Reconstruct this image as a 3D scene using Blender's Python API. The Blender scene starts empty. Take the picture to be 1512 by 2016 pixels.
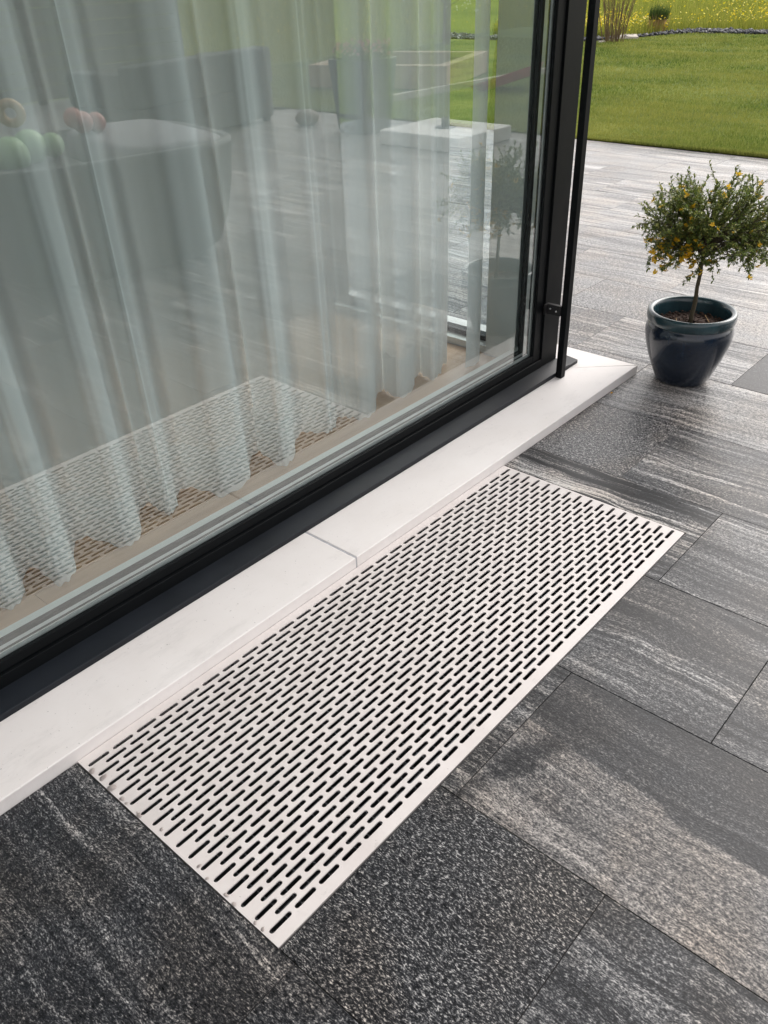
import bpy, bmesh, math, random
import numpy as np
from mathutils import Matrix, Vector

random.seed(7)
rng = np.random.default_rng(11)
scene = bpy.context.scene
COL = scene.collection

# ------------------------------------------------------------------ camera
cam_data = bpy.data.cameras.new('camera')
cam = bpy.data.objects.new('camera', cam_data)
COL.objects.link(cam)
cam_data.sensor_fit = 'VERTICAL'
cam_data.sensor_height = 24.0
cam_data.lens = 24.0 * 1656.6 / 2016.0
cam_data.clip_start = 0.02
cam_data.clip_end = 2000.0
cam.matrix_world = Matrix(((0.65689219, 0.42944258, -0.6197352, -0.42604625),
                           (-0.75340135, 0.34153158, -0.56190977, -1.23926917),
                           (-0.02964884, 0.83602347, 0.54789205, 1.32261086),
                           (0, 0, 0, 1)))
scene.camera = cam

# ------------------------------------------------------------------ sky, sun, exposure
SUN_DIR = Vector((0.95, -0.10, 0.76)).normalized()      # towards the veiled sun
world = bpy.data.worlds.new('World')
scene.world = world
world.use_nodes = True
wn, wl = world.node_tree.nodes, world.node_tree.links
wn.clear()
w_out = wn.new('ShaderNodeOutputWorld')
w_bg = wn.new('ShaderNodeBackground')
w_sky = wn.new('ShaderNodeTexSky')
w_hsv = wn.new('ShaderNodeHueSaturation')
w_sky.sky_type = 'NISHITA'
w_sky.sun_disc = False
w_sky.sun_elevation = math.asin(SUN_DIR.z)
w_sky.sun_rotation = math.atan2(SUN_DIR.x, SUN_DIR.y)
w_sky.air_density = 1.3
w_sky.dust_density = 4.0
w_sky.ozone_density = 1.0
w_hsv.inputs['Saturation'].default_value = 0.22
w_bg.inputs['Strength'].default_value = 0.15
wl.new(w_sky.outputs[0], w_hsv.inputs['Color'])
w_veil = wn.new('ShaderNodeMix'); w_veil.data_type = 'RGBA'      # even cloud veil over the clear-sky gradient
w_veil.inputs[0].default_value = 0.40
w_veil.inputs[7].default_value = (4.5, 4.12, 4.02, 1)
wl.new(w_hsv.outputs[0], w_veil.inputs[6])
wl.new(w_veil.outputs[2], w_bg.inputs['Color'])
wl.new(w_bg.outputs[0], w_out.inputs['Surface'])

sun_data = bpy.data.lights.new('sun', 'SUN')
sun_data.energy = 0.7
sun_data.angle = math.radians(45)
sun_data.color = (1.0, 0.95, 0.90)
sun = bpy.data.objects.new('sun', sun_data)
COL.objects.link(sun)
sun.rotation_euler = SUN_DIR.to_track_quat('Z', 'Y').to_euler()

vs = scene.view_settings
vs.view_transform = 'Standard'
vs.look = 'None'
vs.gamma = 1.0
vs.exposure = 0.95
scene.display_settings.display_device = 'sRGB'
cy = scene.cycles
cy.use_denoising = True
cy.max_bounces = 8
cy.transparent_max_bounces = 32
cy.sample_clamp_indirect = 6.0
cy.caustics_reflective = False
cy.caustics_refractive = False

# ------------------------------------------------------------------ helpers
def link(o, parent=None):
    COL.objects.link(o)
    if parent is not None:
        o.parent = parent
    return o

def tag(o, label=None, cat=None, group=None, kind=None):
    if label: o['label'] = label
    if cat: o['category'] = cat
    if group: o['group'] = group
    if kind: o['kind'] = kind
    return o

def empty(name, loc=(0, 0, 0)):
    o = bpy.data.objects.new(name, None)
    o.location = loc
    o.empty_display_size = 0.1
    return link(o)

def mesh_obj(name, bm, mat, parent=None, smooth=False):
    me = bpy.data.meshes.new(name)
    bm.to_mesh(me)
    bm.free()
    if smooth:
        for p in me.polygons: p.use_smooth = True
    if mat is not None:
        me.materials.append(mat)
    o = bpy.data.objects.new(name, me)
    return link(o, parent)

def np_obj(name, verts, faces, mat, parent=None, smooth=False):
    """verts (N,3), faces (M,k) arrays -> mesh"""
    verts = np.asarray(verts, dtype=np.float32)
    faces = np.asarray(faces, dtype=np.int32)
    me = bpy.data.meshes.new(name)
    me.vertices.add(len(verts)); me.vertices.foreach_set('co', verts.ravel())
    k = faces.shape[1]
    me.loops.add(faces.size); me.loops.foreach_set('vertex_index', faces.ravel())
    me.polygons.add(len(faces))
    me.polygons.foreach_set('loop_start', np.arange(0, faces.size, k, dtype=np.int32))
    me.polygons.foreach_set('loop_total', np.full(len(faces), k, dtype=np.int32))
    if smooth:
        me.polygons.foreach_set('use_smooth', np.ones(len(faces), dtype=bool))
    me.update(calc_edges=True)
    if mat is not None: me.materials.append(mat)
    o = bpy.data.objects.new(name, me)
    return link(o, parent)

def add_box(bm, x0, x1, y0, y1, z0, z1):
    v = [bm.verts.new(p) for p in ((x0,y0,z0),(x1,y0,z0),(x1,y1,z0),(x0,y1,z0),(x0,y0,z1),(x1,y0,z1),(x1,y1,z1),(x0,y1,z1))]
    fs = [bm.faces.new([v[i] for i in f]) for f in ((3,2,1,0),(4,5,6,7),(0,1,5,4),(1,2,6,5),(2,3,7,6),(3,0,4,7))]
    return v, fs

def box(name, b, mat, parent=None, bevel=0.0, seg=2, edges=None):
    bm = bmesh.new()
    add_box(bm, *b)
    if bevel:
        bmesh.ops.bevel(bm, geom=bm.edges[:], offset=bevel, segments=seg, profile=0.5, affect='EDGES')
    return mesh_obj(name, bm, mat, parent)

def prism(name, poly, z0, z1, mat, parent=None, bevel=0.0):
    """vertical prism from an xy polygon (counter-clockwise), top edges chamfered"""
    bm = bmesh.new()
    top = [bm.verts.new((x, y, z1)) for x, y in poly]
    bot = [bm.verts.new((x, y, z0)) for x, y in poly]
    ft = bm.faces.new(top)
    n = len(poly)
    for i in range(n):
        bm.faces.new((top[i], bot[i], bot[(i+1) % n], top[(i+1) % n]))
    bm.faces.new(bot[::-1])
    if bevel:
        bmesh.ops.bevel(bm, geom=list(ft.edges), offset=bevel, segments=2, profile=0.5, affect='EDGES')
    bmesh.ops.recalc_face_normals(bm, faces=bm.faces[:])
    return mesh_obj(name, bm, mat, parent)

def add_tube(bm, pts, radii, seg=8, cap=True):
    pts = [Vector(p) for p in pts]
    rings = []
    for i, p in enumerate(pts):
        d = (pts[min(i+1, len(pts)-1)] - pts[max(i-1, 0)]).normalized()
        a = d.orthogonal().normalized(); b = d.cross(a)
        if rings:
            pa = prev_a - d * prev_a.dot(d)
            if pa.length > 1e-6:
                a = pa.normalized(); b = d.cross(a)
        prev_a = a
        r = radii[i] if hasattr(radii, '__len__') else radii
        rings.append([bm.verts.new(p + (a*math.cos(t) + b*math.sin(t)) * r) for t in [2*math.pi*k/seg for k in range(seg)]])
    for i in range(len(rings)-1):
        for k in range(seg):
            bm.faces.new((rings[i][k], rings[i][(k+1) % seg], rings[i+1][(k+1) % seg], rings[i+1][k]))
    if cap:
        bm.faces.new(rings[0][::-1]); bm.faces.new(rings[-1])

def add_lathe(bm, prof, seg=64, c=(0, 0), closed=False):
    rings = []
    for r, z in prof:
        rings.append([bm.verts.new((c[0] + r*math.cos(2*math.pi*k/seg), c[1] + r*math.sin(2*math.pi*k/seg), z)) for k in range(seg)])
    for i in range(len(rings)-1):
        for k in range(seg):
            bm.faces.new((rings[i][k], rings[i][(k+1) % seg], rings[i+1][(k+1) % seg], rings[i+1][k]))
    return rings

# ------------------------------------------------------------------ material helpers
def new_mat(name):
    m = bpy.data.materials.new(name)
    m.use_nodes = True
    nt = m.node_tree
    return m, nt, nt.nodes, nt.links, nt.nodes['Principled BSDF']

def N(nt, t, **kw):
    n = nt.nodes.new(t)
    for k, v in kw.items(): setattr(n, k, v)
    return n

def math_node(nt, op, a, b=None, c=None, clamp=False):
    n = nt.nodes.new('ShaderNodeMath'); n.operation = op; n.use_clamp = clamp
    for i, v in enumerate((a, b, c)):
        if v is None: continue
        if isinstance(v, (int, float)): n.inputs[i].default_value = v
        else: nt.links.new(v, n.inputs[i])
    return n.outputs[0]

def mix_rgb(nt, fac, a, b, blend='MIX'):
    n = nt.nodes.new('ShaderNodeMix'); n.data_type = 'RGBA'; n.blend_type = blend
    for sock, v in ((n.inputs[0], fac), (n.inputs[6], a), (n.inputs[7], b)):
        if isinstance(v, (int, float)): sock.default_value = v
        elif isinstance(v, tuple): sock.default_value = v if len(v) == 4 else (*v, 1)
        else: nt.links.new(v, sock)
    return n.outputs[2]

def ramp(nt, fac, stops, interp='LINEAR'):
    n = nt.nodes.new('ShaderNodeValToRGB')
    cr = n.color_ramp; cr.interpolation = interp
    while len(cr.elements) < len(stops): cr.elements.new(0.5)
    for e, (p, c) in zip(cr.elements, stops):
        e.position = p
        e.color = (c, c, c, 1) if isinstance(c, (int, float)) else (*c, 1)
    nt.links.new(fac, n.inputs[0])
    return n.outputs[0]

def noise(nt, vec, scale, detail=2.0, rough=0.5, dist=0.0):
    n = nt.nodes.new('ShaderNodeTexNoise')
    n.inputs['Scale'].default_value = scale
    n.inputs['Detail'].default_value = detail
    n.inputs['Roughness'].default_value = rough
    n.inputs['Distortion'].default_value = dist
    if vec is not None: nt.links.new(vec, n.inputs['Vector'])
    return n.outputs['Fac']

def mapped(nt, vec, scale=(1, 1, 1), loc=(0, 0, 0), rot=(0, 0, 0)):
    n = nt.nodes.new('ShaderNodeMapping')
    n.inputs['Scale'].default_value = scale
    n.inputs['Location'].default_value = loc
    n.inputs['Rotation'].default_value = rot
    nt.links.new(vec, n.inputs['Vector'])
    return n.outputs[0]

def bump(nt, h, strength, dist, bsdf):
    b = nt.nodes.new('ShaderNodeBump')
    b.inputs['Strength'].default_value = strength
    b.inputs['Distance'].default_value = dist
    nt.links.new(h, b.inputs['Height'])
    nt.links.new(b.outputs[0], bsdf.inputs['Normal'])

def plain(name, color, rough=0.5, metal=0.0, spec=0.5, var=0.08, scale=40, bmp=0.0, bscale=300):
    m, nt, nd, lk, b = new_mat(name)
    tc = N(nt, 'ShaderNodeTexCoord').outputs['Object']
    f = noise(nt, tc, scale, 4, 0.6)
    lo = tuple(c*(1-var) for c in color); hi = tuple(min(1, c*(1+var)) for c in color)
    lk.new(ramp(nt, f, [(0.3, lo), (0.7, hi)]), b.inputs['Base Color'])
    lk.new(ramp(nt, f, [(0.3, max(0, rough-0.05)), (0.7, min(1, rough+0.05))]), b.inputs['Roughness'])
    b.inputs['Metallic'].default_value = metal
    b.inputs['Specular IOR Level'].default_value = spec
    if bmp:
        bump(nt, noise(nt, tc, bscale, 3, 0.6), bmp, 0.001, b)
    return m

# ------------------------------------------------------------------ stone (gneiss slabs)
def make_gneiss(name, patch=False):
    """object colour: R tone, G streak strength, B coarse grain, A pale vein amount"""
    m, nt, nd, lk, b = new_mat(name)
    tc = N(nt, 'ShaderNodeTexCoord').outputs['Object']
    oi = N(nt, 'ShaderNodeObjectInfo')
    sep = N(nt, 'ShaderNodeSeparateColor'); lk.new(oi.outputs['Color'], sep.inputs[0])
    tone, streak, grain_amt, vein_amt = sep.outputs[0], sep.outputs[1], sep.outputs[2], oi.outputs['Alpha']
    comb = N(nt, 'ShaderNodeCombineXYZ')
    lk.new(math_node(nt, 'MULTIPLY', oi.outputs['Random'], 37.0), comb.inputs[0])
    lk.new(math_node(nt, 'MULTIPLY', oi.outputs['Random'], 91.0), comb.inputs[1])
    add = N(nt, 'ShaderNodeVectorMath', operation='ADD'); lk.new(tc, add.inputs[0]); lk.new(comb.outputs[0], add.inputs[1])
    p = add.outputs[0]
    # gentle warp so bands are not straight
    wv = N(nt, 'ShaderNodeTexNoise'); wv.inputs['Scale'].default_value = 3.5; wv.inputs['Detail'].default_value = 2
    lk.new(p, wv.inputs['Vector'])
    sc = N(nt, 'ShaderNodeVectorMath', operation='MULTIPLY_ADD')
    lk.new(wv.outputs['Color'], sc.inputs[0]); sc.inputs[1].default_value = (0.07, 0.0, 0.0); lk.new(p, sc.inputs[2])
    q = sc.outputs[0]
    fine = noise(nt, mapped(nt, q, (1.0, 0.45, 1)), 400, 2.5, 0.7)
    med = noise(nt, mapped(nt, q, (1.0, 0.33, 1), (3, 1, 0)), 200, 2.5, 0.6)
    bandf = noise(nt, mapped(nt, q, (60, 2.0, 1), (5, 2, 0)), 1.0, 4.5, 0.68)
    bandw = noise(nt, mapped(nt, q, (9, 0.9, 1), (1, 7, 0)), 1.0, 3.0, 0.55)
    veinn = noise(nt, mapped(nt, q, (16, 0.75, 1), (8, 3, 0)), 1.0, 2.0, 0.45)
    # tone value
    g1 = math_node(nt, 'SUBTRACT', fine, 0.5)
    g2 = math_node(nt, 'SUBTRACT', med, 0.5)
    amp = math_node(nt, 'MULTIPLY_ADD', grain_amt, 1.3, 0.55)
    gr = math_node(nt, 'MULTIPLY', math_node(nt, 'ADD', math_node(nt, 'MULTIPLY', g1, 2.0), math_node(nt, 'MULTIPLY', g2, 1.15)), amp)
    bd = math_node(nt, 'ADD', math_node(nt, 'MULTIPLY', math_node(nt, 'SUBTRACT', bandf, 0.5), 1.7),
                   math_node(nt, 'MULTIPLY', math_node(nt, 'SUBTRACT', bandw, 0.5), 1.1))
    v = math_node(nt, 'ADD', math_node(nt, 'ADD', tone, gr), math_node(nt, 'MULTIPLY', bd, streak))
    vein = ramp(nt, veinn, [(0.612, 0.0), (0.64, 1.0), (0.66, 0.2), (0.70, 0.0)])
    veing = math_node(nt, 'MULTIPLY', math_node(nt, 'MULTIPLY', vein, vein_amt), math_node(nt, 'MULTIPLY_ADD', med, 0.9, 0.25))
    v = math_node(nt, 'ADD', v, math_node(nt, 'MULTIPLY', veing, 0.55))
    warm = noise(nt, p, 4.0, 3, 0.6)
    if patch:
        # pale sound stone on the near half, dark on the far half, ragged at the inner end
        sx = N(nt, 'ShaderNodeSeparateXYZ'); lk.new(tc, sx.inputs[0])
        rag = noise(nt, mapped(nt, tc, (1, 0.35, 1)), 16, 5, 0.65)
        end = math_node(nt, 'MULTIPLY', math_node(nt, 'GREATER_THAN', sx.outputs[1], 0.235), 0.0)
        edge = math_node(nt, 'ADD', sx.outputs[0], math_node(nt, 'MULTIPLY', math_node(nt, 'SUBTRACT', rag, 0.5), 0.085))
        edge = math_node(nt, 'SUBTRACT', edge, math_node(nt, 'MULTIPLY', sx.outputs[1], 0.10))
        pale = ramp(nt, edge, [(0.0, 1.0), (0.012, 0.0)])
        # dark smear across the inner end
        smv = math_node(nt, 'ADD', math_node(nt, 'ABSOLUTE', math_node(nt, 'SUBTRACT', math_node(nt, 'ADD', sx.outputs[1], math_node(nt, 'MULTIPLY', sx.outputs[0], 0.35)), 0.245)),
                        math_node(nt, 'MULTIPLY', math_node(nt, 'SUBTRACT', rag, 0.5), 0.12))
        smear = ramp(nt, smv, [(0.012, 1.0), (0.04, 0.0)])
        notch = ramp(nt, math_node(nt, 'ADD', sx.outputs[0], math_node(nt, 'MULTIPLY', rag, 0.06)), [(0.0, 1.0), (0.01, 1.0)])
        v = math_node(nt, 'ADD', v, math_node(nt, 'MULTIPLY', pale, 0.235))
        v = math_node(nt, 'SUBTRACT', v, math_node(nt, 'MULTIPLY', smear, math_node(nt, 'MULTIPLY', pale, 0.24)))
    col = ramp(nt, v, [(0.05, (0.007, 0.0075, 0.009)), (0.30, (0.025, 0.0265, 0.030)), (0.48, (0.075, 0.075, 0.078)),
                       (0.66, (0.21, 0.205, 0.20)), (0.88, (0.46, 0.44, 0.42)), (1.0, (0.60, 0.58, 0.55))])
    tint = mix_rgb(nt, ramp(nt, warm, [(0.42, 0.0), (0.62, 1.0)]), (0.98, 1.0, 1.03), (1.05, 1.0, 0.955))
    col = mix_rgb(nt, 1.0, col, tint, 'MULTIPLY')
    if patch: col = mix_rgb(nt, math_node(nt, 'MULTIPLY', pale, 0.9), col, mix_rgb(nt, 1.0, col, (1.05, 1.0, 0.955), 'MULTIPLY'))
    lk.new(col, b.inputs['Base Color'])
    lk.new(ramp(nt, med, [(0.3, 0.27), (0.7, 0.46)]), b.inputs['Roughness'])
    b.inputs['Specular IOR Level'].default_value = 0.26
    hh = math_node(nt, 'ADD', fine, math_node(nt, 'MULTIPLY', med, 1.2))
    bump(nt, hh, 0.35, 0.0009, b)
    return m

M_GNEISS = make_gneiss('gneiss')
M_GNEISS_PATCH = make_gneiss('gneiss_patch', True)

def make_white_stone():
    m, nt, nd, lk, b = new_mat('white_stone')
    tc = N(nt, 'ShaderNodeTexCoord').outputs['Object']
    f = noise(nt, tc, 6, 5, 0.6)
    c = ramp(nt, f, [(0.3, (0.78, 0.745, 0.725)), (0.7, (0.83, 0.80, 0.785))])
    pits = ramp(nt, noise(nt, tc, 150, 3, 0.7), [(0.27, 0.5), (0.32, 1.0)])
    scuff = ramp(nt, noise(nt, mapped(nt, tc, (1, 2.5, 1), (4, 0, 0)), 5, 6, 0.75), [(0.32, 0.91), (0.46, 1.0)])
    c = mix_rgb(nt, 1.0, c, pits, 'MULTIPLY'); c = mix_rgb(nt, 1.0, c, scuff, 'MULTIPLY')
    lk.new(c, b.inputs['Base Color'])
    b.inputs['Roughness'].default_value = 0.62
    bump(nt, noise(nt, tc, 240, 3, 0.6), 0.12, 0.001, b)
    return m
M_WSTONE = make_white_stone()
M_GROUT = plain('grey_grout', (0.42, 0.42, 0.45), 0.8, var=0.15, scale=90)

def make_plate():
    m, nt, nd, lk, b = new_mat('white_powder_coat')
    tc = N(nt, 'ShaderNodeTexCoord').outputs['Object']
    f = noise(nt, tc, 9, 5, 0.65)
    c = ramp(nt, f, [(0.35, (0.645, 0.60, 0.58)), (0.62, (0.69, 0.65, 0.632))])
    dirt = ramp(nt, noise(nt, mapped(nt, tc, (1, 1.3, 1), (2, 3, 0)), 14, 6, 0.8), [(0.26, 0.72), (0.40, 1.0)])
    c = mix_rgb(nt, 1.0, c, dirt, 'MULTIPLY')
    c = mix_rgb(nt, 1.0, c, ramp(nt, noise(nt, mapped(nt, tc, (1, 1, 1), (7, 1, 0)), 5, 6, 0.72), [(0.34, 0.93), (0.48, 1.0)]), 'MULTIPLY')
    c = mix_rgb(nt, 1.0, c, ramp(nt, noise(nt, mapped(nt, tc, (1, 1, 1), (1, 9, 0)), 170, 2, 0.6), [(0.235, 0.35), (0.27, 1.0)]), 'MULTIPLY')
    lk.new(c, b.inputs['Base Color'])
    lk.new(ramp(nt, f, [(0.3, 0.36), (0.7, 0.48)]), b.inputs['Roughness'])
    bump(nt, noise(nt, tc, 500, 2, 0.5), 0.05, 0.0005, b)
    return m
M_PLATE = make_plate()

M_ANTH = plain('anthracite_frame', (0.0035, 0.0045, 0.0055), 0.5, spec=0.13, var=0.15, scale=12, bmp=0.04, bscale=900)
M_SILLMETAL = plain('anthracite_sill', (0.009, 0.0115, 0.016), 0.42, spec=0.24, var=0.2, scale=7, bmp=0.03, bscale=900)
M_SEAL = plain('black_rubber', (0.006, 0.006, 0.007), 0.6)
M_ALU = plain('aluminium_spacer', (0.55, 0.57, 0.56), 0.5, metal=0.0)
M_STEEL = plain('galvanised_steel', (0.12, 0.13, 0.14), 0.45, metal=0.7, var=0.25, scale=60)
M_SCREW = plain('screw_steel', (0.5, 0.5, 0.52), 0.25, metal=1.0)
M_PIT = plain('light_well_concrete', (0.04, 0.043, 0.05), 0.9, var=0.3, scale=8)
M_BED = plain('joint_bed', (0.030, 0.029, 0.028), 0.95, var=0.3, scale=200)
M_INWHITE = plain('painted_white', (0.72, 0.74, 0.71), 0.5, var=0.03)
M_INPANEL = plain('painted_grey_panel', (0.70, 0.72, 0.70), 0.45, var=0.04, scale=3)
M_RENDER = plain('house_render', (0.66, 0.65, 0.62), 0.9, var=0.05, scale=30, bmp=0.4, bscale=400)
M_ROOMWALL = plain('room_wall', (0.30, 0.30, 0.29), 0.9, var=0.03)

def make_oak():
    m, nt, nd, lk, b = new_mat('oak_floor')
    tc = N(nt, 'ShaderNodeTexCoord').outputs['Object']
    oi = N(nt, 'ShaderNodeObjectInfo')
    comb = N(nt, 'ShaderNodeCombineXYZ'); lk.new(math_node(nt, 'MULTIPLY', oi.outputs['Random'], 60), comb.inputs[0])
    add = N(nt, 'ShaderNodeVectorMath', operation='ADD'); lk.new(tc, add.inputs[0]); lk.new(comb.outputs[0], add.inputs[1])
    f = noise(nt, mapped(nt, add.outputs[0], (2.5, 45, 1)), 1.0, 5, 0.6, 0.4)
    c = ramp(nt, f, [(0.3, (0.44, 0.25, 0.13)), (0.7, (0.64, 0.41, 0.245))])
    c = mix_rgb(nt, math_node(nt, 'MULTIPLY', oi.outputs['Random'], 0.3), c, (0.27, 0.175, 0.115))
    lk.new(c, b.inputs['Base Color']); b.inputs['Roughness'].default_value = 0.42
    return m
M_OAK = make_oak()

def make_glass(name, ior, tint):
    m, nt, nd, lk, b = new_mat(name)
    nt.nodes.remove(b)
    out = nd['Material Output']
    geo = N(nt, 'ShaderNodeNewGeometry')
    fr = N(nt, 'ShaderNodeFresnel')
    iorv = math_node(nt, 'ADD', math_node(nt, 'MULTIPLY', geo.outputs['Backfacing'], 1.0/ior - ior), ior)
    lk.new(iorv, fr.inputs['IOR'])
    tr = N(nt, 'ShaderNodeBsdfTransparent'); tr.inputs[0].default_value = (*tint, 1)
    gl = N(nt, 'ShaderNodeBsdfGlossy'); gl.inputs['Roughness'].default_value = 0.0; gl.inputs[0].default_value = (0.97, 1.0, 0.98, 1)
    mx = N(nt, 'ShaderNodeMixShader')
    lk.new(fr.outputs[0], mx.inputs[0]); lk.new(tr.outputs[0], mx.inputs[1]); lk.new(gl.outputs[0], mx.inputs[2])
    lk.new(mx.outputs[0], out.inputs['Surface'])
    return m
M_GLASS_OUT = make_glass('coated_glass', 2.6, (0.945, 0.972, 0.972))
M_GLASS_IN = make_glass('inner_glass', 1.16, (0.960, 0.984, 0.986))

def make_sheer(name, a0, col):
    m, nt, nd, lk, b = new_mat(name)
    nt.nodes.remove(b)
    out = nd['Material Output']
    geo = N(nt, 'ShaderNodeNewGeometry')
    dp = N(nt, 'ShaderNodeVectorMath', operation='DOT_PRODUCT')
    lk.new(geo.outputs['Normal'], dp.inputs[0]); lk.new(geo.outputs['Incoming'], dp.inputs[1])
    cosv = math_node(nt, 'MAXIMUM', math_node(nt, 'ABSOLUTE', dp.outputs['Value']), 0.16)
    tcn = N(nt, 'ShaderNodeTexCoord').outputs['Object']
    wv = noise(nt, mapped(nt, tcn, (90, 90, 900)), 1.0, 2, 0.5)
    base = math_node(nt, 'MULTIPLY_ADD', wv, 0.10, (1 - a0) - 0.05)
    alpha = math_node(nt, 'SUBTRACT', 1.0, math_node(nt, 'POWER', base, math_node(nt, 'DIVIDE', 1.0, cosv)))
    df = N(nt, 'ShaderNodeBsdfDiffuse'); df.inputs[0].default_value = (*col, 1)
    tl = N(nt, 'ShaderNodeBsdfTranslucent'); tl.inputs[0].default_value = (*col, 1)
    m1 = N(nt, 'ShaderNodeMixShader'); m1.inputs[0].default_value = 0.3
    lk.new(df.outputs[0], m1.inputs[1]); lk.new(tl.outputs[0], m1.inputs[2])
    tr = N(nt, 'ShaderNodeBsdfTransparent')
    mx = N(nt, 'ShaderNodeMixShader')
    lk.new(alpha, mx.inputs[0]); lk.new(tr.outputs[0], mx.inputs[1]); lk.new(m1.outputs[0], mx.inputs[2])
    lk.new(mx.outputs[0], out.inputs['Surface'])
    return m
M_SHEER = make_sheer('sheer_voile', 0.67, (0.95, 0.955, 0.945))
M_HEM = make_sheer('sheer_voile_hem', 0.55, (0.90, 0.90, 0.885))

def foliage(name, stops, rough=0.5, trans=0.35, spec=0.35, world_noise=0.0, wscale=1.0, wcol=(0.1, 0.12, 0.03)):
    m, nt, nd, lk, b = new_mat(name)
    geo = N(nt, 'ShaderNodeNewGeometry')
    c = ramp(nt, geo.outputs['Random Per Island'], stops)
    if world_noise:
        f = noise(nt, mapped(nt, geo.outputs['Position'], (1, 0.45, 1)), wscale, 4, 0.6)
        c = mix_rgb(nt, math_node(nt, 'MULTIPLY', ramp(nt, f, [(0.40, 0.0), (0.62, 1.0)]), world_noise), c, wcol)
    lk.new(c, b.inputs['Base Color'])
    b.inputs['Roughness'].default_value = rough
    b.inputs['Specular IOR Level'].default_value = spec
    if trans:
        tl = N(nt, 'ShaderNodeBsdfTranslucent'); lk.new(c, tl.inputs[0])
        mx = N(nt, 'ShaderNodeMixShader'); mx.inputs[0].default_value = trans
        lk.new(b.outputs[0], mx.inputs[1]); lk.new(tl.outputs[0], mx.inputs[2])
        lk.new(mx.outputs[0], nd['Material Output'].inputs['Surface'])
    return m
M_LAWN = foliage('lawn_blades', [(0.0, (0.05, 0.10, 0.012)), (0.5, (0.155, 0.225, 0.035)), (1.0, (0.34, 0.365, 0.10))], 0.55, 0.4, 0.25, 0.6, 1.3, (0.36, 0.35, 0.085))
M_MEADOW = foliage('meadow_blades', [(0.0, (0.16, 0.20, 0.035)), (0.6, (0.32, 0.36, 0.065)), (1.0, (0.46, 0.44, 0.10))], 0.6, 0.4, 0.2, 0.4, 0.35, (0.30, 0.30, 0.04))
M_YELLOW = foliage('yellow_petals', [(0.0, (0.72, 0.52, 0.01)), (1.0, (0.85, 0.72, 0.04))], 0.5, 0.3)
M_LEAF = foliage('shrub_leaves', [(0.0, (0.07, 0.12, 0.028)), (0.45, (0.165, 0.225, 0.05)), (0.8, (0.29, 0.335, 0.085)), (1.0, (0.50, 0.47, 0.15))], 0.42, 0.3, 0.4)
M_BLOSSOM = foliage('broom_blossom', [(0.0, (0.78, 0.42, 0.02)), (1.0, (0.85, 0.60, 0.05))], 0.5, 0.35)
M_WHITEPETAL = foliage('white_petals', [(0.0, (0.75, 0.76, 0.70)), (1.0, (0.85, 0.86, 0.82))], 0.5, 0.3)
M_PINKPETAL = foliage('pink_petals', [(0.0, (0.45, 0.12, 0.14)), (1.0, (0.65, 0.35, 0.36))], 0.5, 0.3)
M_STRAW = foliage('straw', [(0.0, (0.36, 0.22, 0.10)), (1.0, (0.60, 0.42, 0.22))], 0.7, 0.2)
M_TUFT = foliage('tuft_green', [(0.0, (0.04, 0.08, 0.015)), (1.0, (0.11, 0.16, 0.04))], 0.6, 0.3)

def make_ground(name, c0, c1, c2, s):
    m, nt, nd, lk, b = new_mat(name)
    tc = N(nt, 'ShaderNodeNewGeometry').outputs['Position']
    f = noise(nt, tc, s, 6, 0.65)
    g = noise(nt, tc, 60, 3, 0.6)
    c = ramp(nt, math_node(nt, 'ADD', math_node(nt, 'MULTIPLY', f, 0.7), math_node(nt, 'MULTIPLY', g, 0.3)), [(0.35, c0), (0.5, c1), (0.65, c2)])
    lk.new(c, b.inputs['Base Color']); b.inputs['Roughness'].default_value = 0.9
    b.inputs['Specular IOR Level'].default_value = 0.15
    bump(nt, g, 0.6, 0.02, b)
    return m
M_LAWNGROUND = make_ground('lawn_ground', (0.05, 0.085, 0.012), (0.12, 0.165, 0.024), (0.22, 0.24, 0.05), 1.2)
M_MEADOWGROUND = make_ground('meadow_ground', (0.08, 0.12, 0.02), (0.16, 0.21, 0.03), (0.24, 0.25, 0.04), 0.25)
M_SLATE = foliage('slate_chips', [(0.0, (0.02, 0.022, 0.028)), (0.8, (0.07, 0.075, 0.085)), (0.93, (0.12, 0.12, 0.125)), (1.0, (0.55, 0.53, 0.50))], 0.6, 0.0, 0.4)
M_PALESTONE = plain('pale_kerb_stone', (0.52, 0.48, 0.42), 0.85, var=0.15, scale=6)
M_BARK = plain('shrub_bark', (0.075, 0.060, 0.035), 0.85, var=0.35, scale=160, bmp=0.8, bscale=260)
M_TWIG = plain('bare_twigs', (0.17, 0.12, 0.065), 0.85, var=0.3, scale=10)
M_SOIL = plain('potting_soil', (0.040, 0.020, 0.013), 0.95, var=0.5, scale=150, bmp=1.0, bscale=150)

def make_glaze(name, deep, edge):
    m, nt, nd, lk, b = new_mat(name)
    tc = N(nt, 'ShaderNodeTexCoord').outputs['Object']
    drip = noise(nt, mapped(nt, tc, (14, 14, 3)), 1.0, 4, 0.6)
    sp = noise(nt, tc, 130, 4, 0.7)
    c = ramp(nt, drip, [(0.35, deep), (0.72, edge)])
    c = mix_rgb(nt, ramp(nt, sp, [(0.60, 0.0), (0.75, 0.45)]), c, tuple(min(1, x*1.8+0.01) for x in edge))
    lk.new(c, b.inputs['Base Color'])
    b.inputs['Roughness'].default_value = 0.24
    b.inputs['Coat Weight'].default_value = 0.35; b.inputs['Coat Roughness'].default_value = 0.08
    bump(nt, noise(nt, tc, 28, 3, 0.5), 0.10, 0.003, b)
    return m
M_GLAZE = make_glaze('navy_glaze', (0.004, 0.010, 0.022), (0.009, 0.021, 0.042))
M_GLAZERIM = make_glaze('teal_glaze', (0.009, 0.028, 0.036), (0.03, 0.07, 0.085))

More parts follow.
